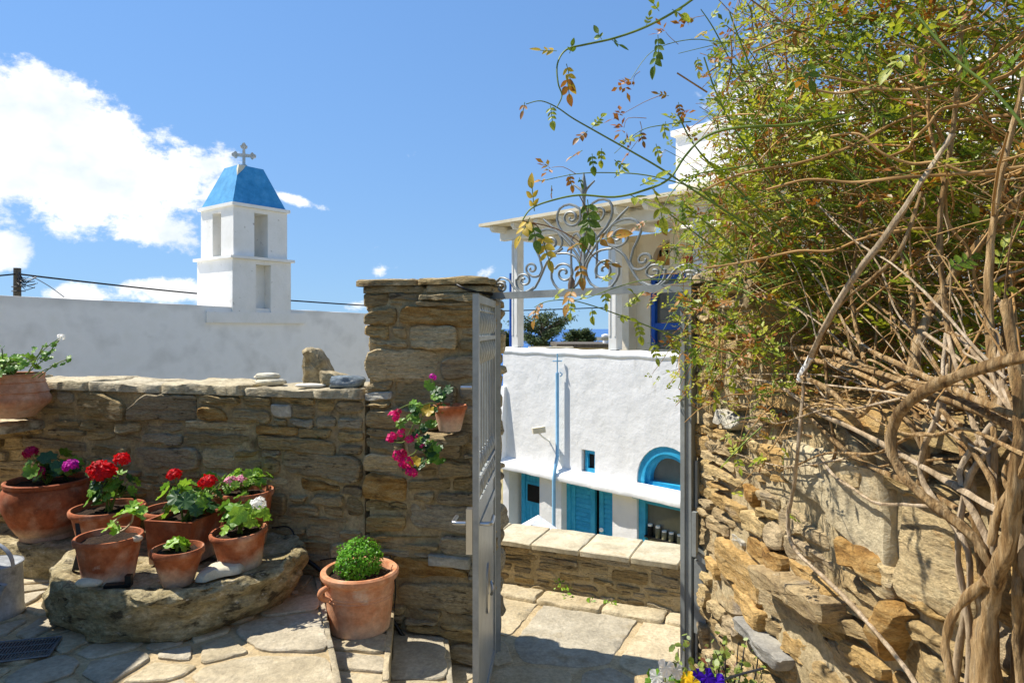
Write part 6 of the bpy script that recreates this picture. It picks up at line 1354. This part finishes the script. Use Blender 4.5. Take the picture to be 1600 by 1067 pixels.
# long green canes: arch from the wall top up and to the left
for i in range(400):
    a = Vector((rgv.uniform(.9, 1.9), rgv.uniform(1.25, 2.9), rgv.uniform(1.5, 2.6))); d = Vector((rgv.gauss(-.50, .35), rgv.gauss(.15, .45), rgv.gauss(.62, .25))).normalized(); l = rgv.uniform(.4, 1.0); pts = [a]
    for k in range(6): d = (d + Vector((rgv.gauss(-.05, .05), rgv.gauss(0, .05), -.07))).normalized(); pts.append(pts[-1] + d * l / 6)
    if not in_bush(pts[2]): continue
    pts = [p for j, p in enumerate(pts) if j < 3 or in_bush(p)]
    if len(pts) < 3: continue
    r0 = rgv.choice((.0016, .002, .0028)); stm.tube(pts, [r0 * (1 - .5 * k / len(pts)) for k in range(len(pts))], 5, 2, False)
    for k in range(1, len(pts)):
        for rep in range(rgv.randrange(2, 6)):
            q = pts[k-1].lerp(pts[k], rgv.random()); pinnate(pick_leaf(rgv), q, Vector((rgv.gauss(-.2, .8), rgv.gauss(-.2, .7), rgv.gauss(.3, .6))), rgv, rgv.uniform(.8, 1.35), rgv.choice((1, 2, 2, 3)))
# loose leaf sprays over the sunlit outer shell
for i in range(12000):
    p = rand_bush(rgv); e = ((p.x - 1.62) / 1.02) ** 2 + ((p.y - 2.2) / 1.35) ** 2 + ((p.z - 2.45) / 1.22) ** 2
    if e < rgv.random(): continue
    if p.z < 2.35 and rgv.random() < .72 - .5 * max(0, (p.z - 1.9)): continue
    if p.x < 1.1 and rgv.random() < .3: continue
    pinnate(pick_leaf(rgv), p, Vector((rgv.gauss(-.3, .8), rgv.gauss(-.2, .8), rgv.gauss(.2, .6))), rgv, rgv.uniform(.7, 1.3), rgv.choice((1, 2, 2, 3)))
# --- the canes that reach out over the gate, one by one
LEAFLET = {}
def leaflet_me(mt, k):
    if (mt, k) not in LEAFLET:
        mb = MB(); n = 6; wd = (.26, .32, .22)[k]; cv = (.12, .25, -.1)[k]
        for i in range(n + 1):
            t_ = i / n; w_ = wd * math.sin(math.pi * t_ ** .8) ** .8 if 0 < t_ < 1 else 0; z_ = -cv * t_ * t_
            mb.v += [(t_, w_, z_ + w_ * .35), (t_, 0, z_), (t_, -w_, z_ + w_ * .35)]
        for i in range(n): mb.f += [(i*3, i*3+1, i*3+4, i*3+3), (i*3+1, i*3+2, i*3+5, i*3+4)]
        LEAFLET[(mt, k)] = mb.mesh('leaf', M[mt], 180)
    return LEAFLET[(mt, k)]
def place_leaf(p, e, nr, l, mt):
    e = e.normalized(); nr = (nr - e * nr.dot(e)); nr = nr.normalized() if nr.length > 1e-4 else e.orthogonal().normalized(); f_ = nr.cross(e)
    m3 = Matrix(((e.x, f_.x, nr.x), (e.y, f_.y, nr.y), (e.z, f_.z, nr.z))); obj('leaf', leaflet_me(mt, rgv.randrange(3)), vine, loc=p - Vector(vine.location), rot=m3.to_euler(), scale=l)
nleaf_obj = [0]
def spray(p, d, s, mt, n=2):
    """large leaf built leaflet by leaflet"""
    d = d.normalized(); nr = Vector((rgv.gauss(-.3, .4), rgv.gauss(-.7, .3), .6)); nr = (nr - d * nr.dot(d)).normalized(); side = nr.cross(d); s *= .66; l = .028 * s
    stm.tube([p, p + d * .02 * s * (n + 1)], .0011, 4, 1, False)
    q = p + d * .012 * s
    for k in range(n):
        for sg in (-1, 1): place_leaf(q, side * sg * .8 + d * .6, nr + side * sg * .25, l * rgv.uniform(.7, 1.05), mt); nleaf_obj[0] += 1
        q = q + d * .017 * s
    place_leaf(q, d, nr, l * rgv.uniform(1.15, 1.5), mt); nleaf_obj[0] += 1
def cane(pts, r0, r1, mat='stem'):
    w3 = [P(*p) for p in pts]
    if mat == 'twig':   # dry canes kink a little at every joint
        q = []
        for i in range(len(w3) - 1):
            for k in range(3): q.append(w3[i].lerp(w3[i+1], k / 3) + Vector((rgv.gauss(0, .006), rgv.gauss(0, .006), rgv.gauss(0, .008))))
        w3 = q + [w3[-1]]
    n = len(w3); mb = MB().tube(w3, [r0 + (r1 - r0) * i / (n - 1) for i in range(n)], 6, 5); obj('cane', mb.mesh('cane', M[mat], 60), vine); return w3
def twiglet(a, b, r_=.0012, mt='leaf_dry', fl=True):
    A_, B_ = P(*a), P(*b); tw.tube([A_, A_.lerp(B_, .5) + Vector((rgv.gauss(0, .01), 0, rgv.gauss(.008, .006))), B_], [r_, r_ * .8, r_ * .6], 4, 3, False)
    for k in range(3): pinnate(Lf[mt], B_, Vector((rgv.gauss(-.5, .5), rgv.gauss(0, .5), rgv.gauss(-.1, .6))), rgv, 1.2, 1)
g1 = cane([(1250, -90, 2.1), (1120, -25, 2.05), (1060, 15, 2.0), (1010, 42, 1.97), (960, 60, 1.95), (915, 70, 1.93), (885, 78, 1.92), (871, 100, 1.91), (872, 130, 1.90), (878, 150, 1.90), (870, 168, 1.9)], .0042, .0016)
g2 = cane([(1430, 520, 1.9), (1300, 440, 1.95), (1180, 360, 2.0), (1080, 295, 2.03), (1030, 262, 2.03), (985, 236, 2.03), (930, 205, 2.02), (895, 185, 2.0), (870, 168, 1.99), (845, 158, 1.98), (822, 163, 1.98)], .0042, .0014)
g3 = cane([(1330, 180, 1.7), (1240, 195, 1.7), (1150, 200, 1.7), (1100, 215, 1.7), (1070, 245, 1.7), (1045, 280, 1.68), (1005, 298, 1.66), (960, 308, 1.65), (905, 305, 1.64), (860, 314, 1.63), (830, 326, 1.62), (816, 345, 1.62)], .0040, .0018)
g4 = cane([(1150, 320, 2.1), (1080, 292, 2.1), (1010, 274, 2.1), (950, 270, 2.1), (900, 272, 2.1), (855, 281, 2.1)], .0026, .0012)
g6 = cane([(1330, 610, 2.0), (1200, 570, 2.05), (1100, 540, 2.1), (1040, 520, 2.1), (980, 497, 2.1), (930, 479, 2.1), (890, 469, 2.1), (855, 471, 2.1), (835, 480, 2.1)], .0032, .0012)
g7 = cane([(1300, 520, 2.0), (1180, 465, 2.05), (1110, 440, 2.1), (1050, 437, 2.1), (1005, 438, 2.1), (960, 450, 2.1), (915, 466, 2.1), (880, 470, 2.1)], .0026, .0012)
g8 = cane([(1250, 250, 1.9), (1150, 262, 1.9), (1080, 275, 1.9), (1050, 300, 1.9), (1035, 330, 1.9)], .0028, .0014)
g9 = cane([(1180, 330, 2.2), (1090, 358, 2.2), (1050, 390, 2.2), (1035, 420, 2.2), (1028, 440, 2.2)], .0022, .0012)
cane([(1230, 40, 2.3), (1150, 66, 2.3), (1080, 62, 2.3), (1020, 80, 2.3), (985, 125, 2.3)], .002, .001); cane([(1240, 60, 2.4), (1160, 62, 2.4), (1110, 72, 2.4), (1060, 84, 2.4)], .002, .001)
cane([(1200, 180, 2.2), (1150, 110, 2.2), (1115, 45, 2.2), (1095, 15, 2.2)], .003, .0014); cane([(1260, 260, 2.1), (1180, 120, 2.1), (1140, 20, 2.1)], .003, .002)
cane([(1080, 190, 2.2), (1040, 195, 2.2), (1000, 205, 2.2), (960, 240, 2.2)], .002, .001)
for q in ([(1480, 590, 1.7), (1330, 460, 1.85), (1200, 340, 1.95), (1095, 240, 2.0), (1060, 180, 2.0)], [(1400, 600, 1.8), (1280, 480, 1.95), (1170, 370, 2.05), (1090, 290, 2.1)], [(1370, 590, 1.9), (1240, 470, 2.0), (1140, 380, 2.1), (1070, 320, 2.15)], [(1330, 560, 2.0), (1200, 450, 2.1), (1120, 390, 2.2), (1040, 330, 2.2)], [(1420, 540, 1.8), (1310, 420, 1.85), (1200, 280, 1.9), (1130, 170, 1.9), (1100, 90, 1.9)], [(1300, 600, 2.0), (1180, 530, 2.1), (1110, 480, 2.2), (1060, 470, 2.2)]):
    w3 = cane(q, .0034, .0022)
    for k in range(1, len(w3)):
        for rep in range(7): pinnate(pick_leaf(rgv), w3[k-1].lerp(w3[k], rgv.random()), Vector((rgv.gauss(-.2, .8), rgv.gauss(-.2, .7), rgv.gauss(.3, .6))), rgv, rgv.uniform(.9, 1.4), 2)
for q in ([(1100, 420, 1.9), (1250, 395, 1.75), (1400, 370, 1.6), (1640, 350, 1.4)], [(1200, 290, 1.7), (1400, 275, 1.5), (1620, 258, 1.35)], [(1390, 245, 1.5), (1450, 205, 1.45), (1540, 130, 1.4), (1640, 75, 1.35)], [(1260, 140, 1.7), (1400, 150, 1.6), (1500, 120, 1.5), (1640, 30, 1.4)], [(1100, 300, 1.9), (1250, 250, 1.8), (1420, 190, 1.6), (1640, 180, 1.4)], [(1300, 200, 1.6), (1420, 245, 1.5), (1560, 270, 1.4), (1640, 250, 1.35)], [(1180, 80, 1.9), (1320, 30, 1.8), (1480, 15, 1.7)], [(1420, 480, 1.6), (1520, 450, 1.5), (1640, 400, 1.4)], [(1560, 560, 1.4), (1530, 440, 1.45), (1470, 300, 1.5), (1450, 150, 1.55)]):
    cane(q, .003, .0042, 'twig')
cane([(1640, 250, 1.15), (1560, 150, 1.2), (1490, 90, 1.25), (1430, 20, 1.3)], .0032, .0022)
# leaves on the reaching canes: (px, py, depth, direction px, size, kind)
for (x, y, Y, dx, dy, s, m_, n) in (
    (1028, 55, 1.97, .1, 1, 1.5, 'leaf_dark', 2), (1030, 75, 1.97, -.2, 1, 1.6, 'leaf_dark', 2), (1030, 18, 1.97, -.5, -.6, 1.3, 'leaf_vine', 1), (1050, 15, 1.97, 1, .6, 1.5, 'leaf_vine', 1), (940, 62, 1.95, -.4, -1, 1.2, 'leaf_dark', 1), (955, 62, 1.95, 1, .5, 1.4, 'leaf_dark', 1), (870, 80, 1.92, -1, -.1, 1.4, 'leaf_yellow', 2), (885, 100, 1.91, .3, 1, 1.5, 'leaf_yellow', 2), (885, 118, 1.91, .2, 1, 1.6, 'leaf_dry', 2), (890, 84, 1.92, .3, -1, 1, 'leaf_dark', 1),
    (860, 165, 1.99, .1, 1, 1.2, 'leaf_vine', 3), (820, 160, 1.98, -.2, 1, 1.2, 'leaf_dry', 1), (925, 200, 2.0, .6, -.7, 1.1, 'leaf_vine', 3), (918, 205, 2.0, -.7, .6, 1.1, 'leaf_dry', 2), (965, 225, 2.0, .9, -.3, 1.2, 'leaf_vine', 3), (910, 235, 2.0, -.8, .5, 1.1, 'leaf_dry', 2), (925, 240, 2.0, .1, 1, 1.2, 'leaf_dark', 2), (960, 250, 2.0, .5, .5, 1.1, 'leaf_vine', 2), (940, 232, 2.0, 0, 1, 1.1, 'leaf_vine', 2),
    (835, 330, 1.62, -.1, -1, 1.7, 'leaf_yellow', 2), (828, 340, 1.62, -.3, .6, 1.6, 'leaf_yellow', 2), (832, 350, 1.62, .2, 1, 1.4, 'leaf_dark', 2), (845, 365, 1.62, .3, 1, 1.6, 'leaf_yellow', 3), (918, 312, 1.64, .1, 1, 1.7, 'leaf_dark', 3), (922, 335, 1.64, -.2, 1, 1.7, 'leaf_dark', 2), (960, 278, 2.1, .5, -.5, 1.2, 'leaf_vine', 2), (890, 272, 2.1, .2, 1, 1.1, 'leaf_dry', 2), (855, 281, 2.1, -.8, .1, 1.0, 'leaf_orange', 1), (862, 290, 2.1, 0, 1, 1.0, 'leaf_dry', 1), (905, 278, 2.1, .3, 1, 1.0, 'leaf_dark', 1), (985, 305, 1.66, .7, .5, 1.7, 'leaf_vine', 2), (1000, 290, 1.66, .8, -.4, 1.6, 'leaf_vine', 2), (1030, 318, 1.68, .2, 1, 1.8, 'leaf_vine', 1), (1020, 290, 1.68, .5, .8, 1.8, 'leaf_vine', 1),
    (895, 450, 1.62, -.3, .9, 1.4, 'leaf_orange', 2), (905, 410, 1.62, .1, 1, 1.3, 'leaf_orange', 2), (930, 378, 1.62, .8, -.2, 1.6, 'leaf_orange', 2), (940, 408, 1.62, .9, .3, 1.2, 'leaf_orange', 1), (910, 378, 1.62, -.8, .5, 1.3, 'leaf_orange', 1),
    (893, 470, 2.1, -.1, 1, 1.2, 'leaf_vine', 2), (925, 482, 2.1, 0, 1, 1.3, 'leaf_vine', 1), (905, 468, 2.1, .6, -.4, 1.1, 'leaf_vine', 1), (850, 472, 2.1, -.7, .7, 1.2, 'leaf_dry', 2), (838, 482, 2.1, -.2, 1, 1.2, 'leaf_orange', 2), (865, 468, 2.1, .5, -.6, 1.1, 'leaf_vine', 1), (945, 455, 2.1, .1, 1, 1.2, 'leaf_vine', 2), (940, 440, 2.1, .8, -.5, 1.1, 'leaf_vine', 2), (965, 495, 2.1, .9, .2, 1.2, 'leaf_vine', 2), (975, 480, 2.1, .8, -.6, 1.2, 'leaf_vine', 3), (995, 500, 2.1, .2, 1, 1.2, 'leaf_vine', 3), (1010, 480, 2.1, .7, -.7, 1.2, 'leaf_vine', 3), (1040, 520, 2.1, .5, .8, 1.2, 'leaf_orange', 2), (1045, 490, 2.1, .6, -.6, 1.1, 'leaf_orange', 2), (1060, 530, 2.1, -.2, 1, 1.2, 'leaf_vine', 3), (1020, 535, 2.1, .2, 1, 1.2, 'leaf_vine', 3), (1000, 470, 2.1, -.6, -.6, 1.1, 'leaf_vine', 2), (1080, 540, 2.1, .2, 1, 1.2, 'leaf_dark', 2), (1035, 385, 2.2, .9, -.1, 1.2, 'leaf_vine', 3), (1058, 385, 2.2, .1, 1, 1.2, 'leaf_dark', 2), (1075, 352, 2.2, .9, -.3, 1.2, 'leaf_vine', 3), (1040, 412, 2.2, -.8, -.2, 1.1, 'leaf_vine', 2), (1010, 345, 2.0, -.7, .5, 1.1, 'leaf_dry', 2), (1030, 340, 2.0, .3, 1, 1.1, 'leaf_dry', 2), (1065, 350, 2.0, 0, -1, 1.1, 'leaf_dark', 3),
    (1010, 40, 2.3, .3, -1, 1.0, 'leaf_vine', 2), (1090, 90, 2.3, .1, 1, 1.1, 'leaf_vine', 3), (1110, 30, 2.2, .5, -.7, 1.1, 'leaf_vine', 2), (1085, 30, 2.2, -.9, .2, 1.1, 'leaf_orange', 2), (1105, 48, 2.2, -.8, .6, 1.1, 'leaf_yellow', 2), (1120, 75, 2.3, .2, 1, 1.1, 'leaf_vine', 3), (1000, 205, 2.2, .3, 1, 1.1, 'leaf_dry', 2), (1040, 190, 2.2, -.1, 1, 1.1, 'leaf_vine', 2), (1050, 200, 2.2, .6, -.6, 1.1, 'leaf_vine', 3), (1025, 225, 2.1, .2, 1, 1.2, 'leaf_vine', 2), (1045, 150, 2.2, -.8, -.2, 1.1, 'leaf_orange', 2), (1060, 160, 2.2, .2, 1, 1.1, 'leaf_dry', 3),
    (1420, 80, 1.3, -.6, .6, 1.6, 'leaf_vine', 2), (1500, 60, 1.25, .2, 1, 1.8, 'leaf_dark', 1), (1260, 95, 1.6, .3, 1, 1.5, 'leaf_dark', 2), (1240, 120, 1.6, .8, .2, 1.5, 'leaf_orange', 2), (1480, 420, 1.4, .8, -.3, 1.6, 'leaf_dark', 3), (1530, 440, 1.35, .8, .2, 1.5, 'leaf_vine', 3), (1560, 420, 1.35, .3, -1, 1.4, 'leaf_vine', 2), (1570, 590, 1.25, .9, .1, 1.4, 'leaf_vine', 3), (1580, 240, 1.3, .9, -.3, 1.4, 'leaf_orange', 2), (1120, 605, 2.0, .1, 1, 1.3, 'leaf_vine', 3), (1135, 600, 2.0, .8, .4, 1.3, 'leaf_vine', 2)):
    spray(P(x, y, Y), Vector((dx, rgv.gauss(0, .25), -dy)), s, m_, n)
cane([(816, 345, 1.62), (838, 352, 1.62), (845, 368, 1.62), (850, 395, 1.62)], .0016, .001, 'stem_red'); cane([(832, 348, 1.62), (870, 358, 1.62), (905, 378, 1.62), (932, 405, 1.62), (955, 418, 1.62)], .0016, .001, 'stem_red'); cane([(905, 305, 1.64), (915, 325, 1.64), (922, 345, 1.64)], .0014, .001, 'stem_red'); cane([(910, 385, 1.62), (905, 415, 1.62), (895, 450, 1.62)], .0013, .0009, 'stem_red')
for a, b_ in (((1030, 150, 2.2), (970, 180, 2.2)), ((1010, 185, 2.2), (975, 200, 2.2)), ((1000, 190, 2.2), (985, 235, 2.2)), ((1060, 70, 2.3), (1040, 50, 2.3)), ((1100, 25, 2.3), (1075, 40, 2.3)), ((985, 125, 2.3), (975, 132, 2.3)), ((1000, 112, 2.3), (990, 135, 2.3)), ((900, 272, 2.1), (862, 262, 2.1)), ((1080, 440, 2.1), (1020, 460, 2.1))): twiglet(a, b_)
for k, mb in Lf.items(): tag(obj('foliage', mb.mesh('foliage', M[k]), vine), kind='stuff')
tag(obj('twigs', tw.mesh('twigs', M['twig'], 180), vine), kind='stuff'); tag(obj('fine_canes', stm.mesh('fine_canes', M['stem'], 180), vine), kind='stuff')
print('single vine leaves', nleaf_obj[0])
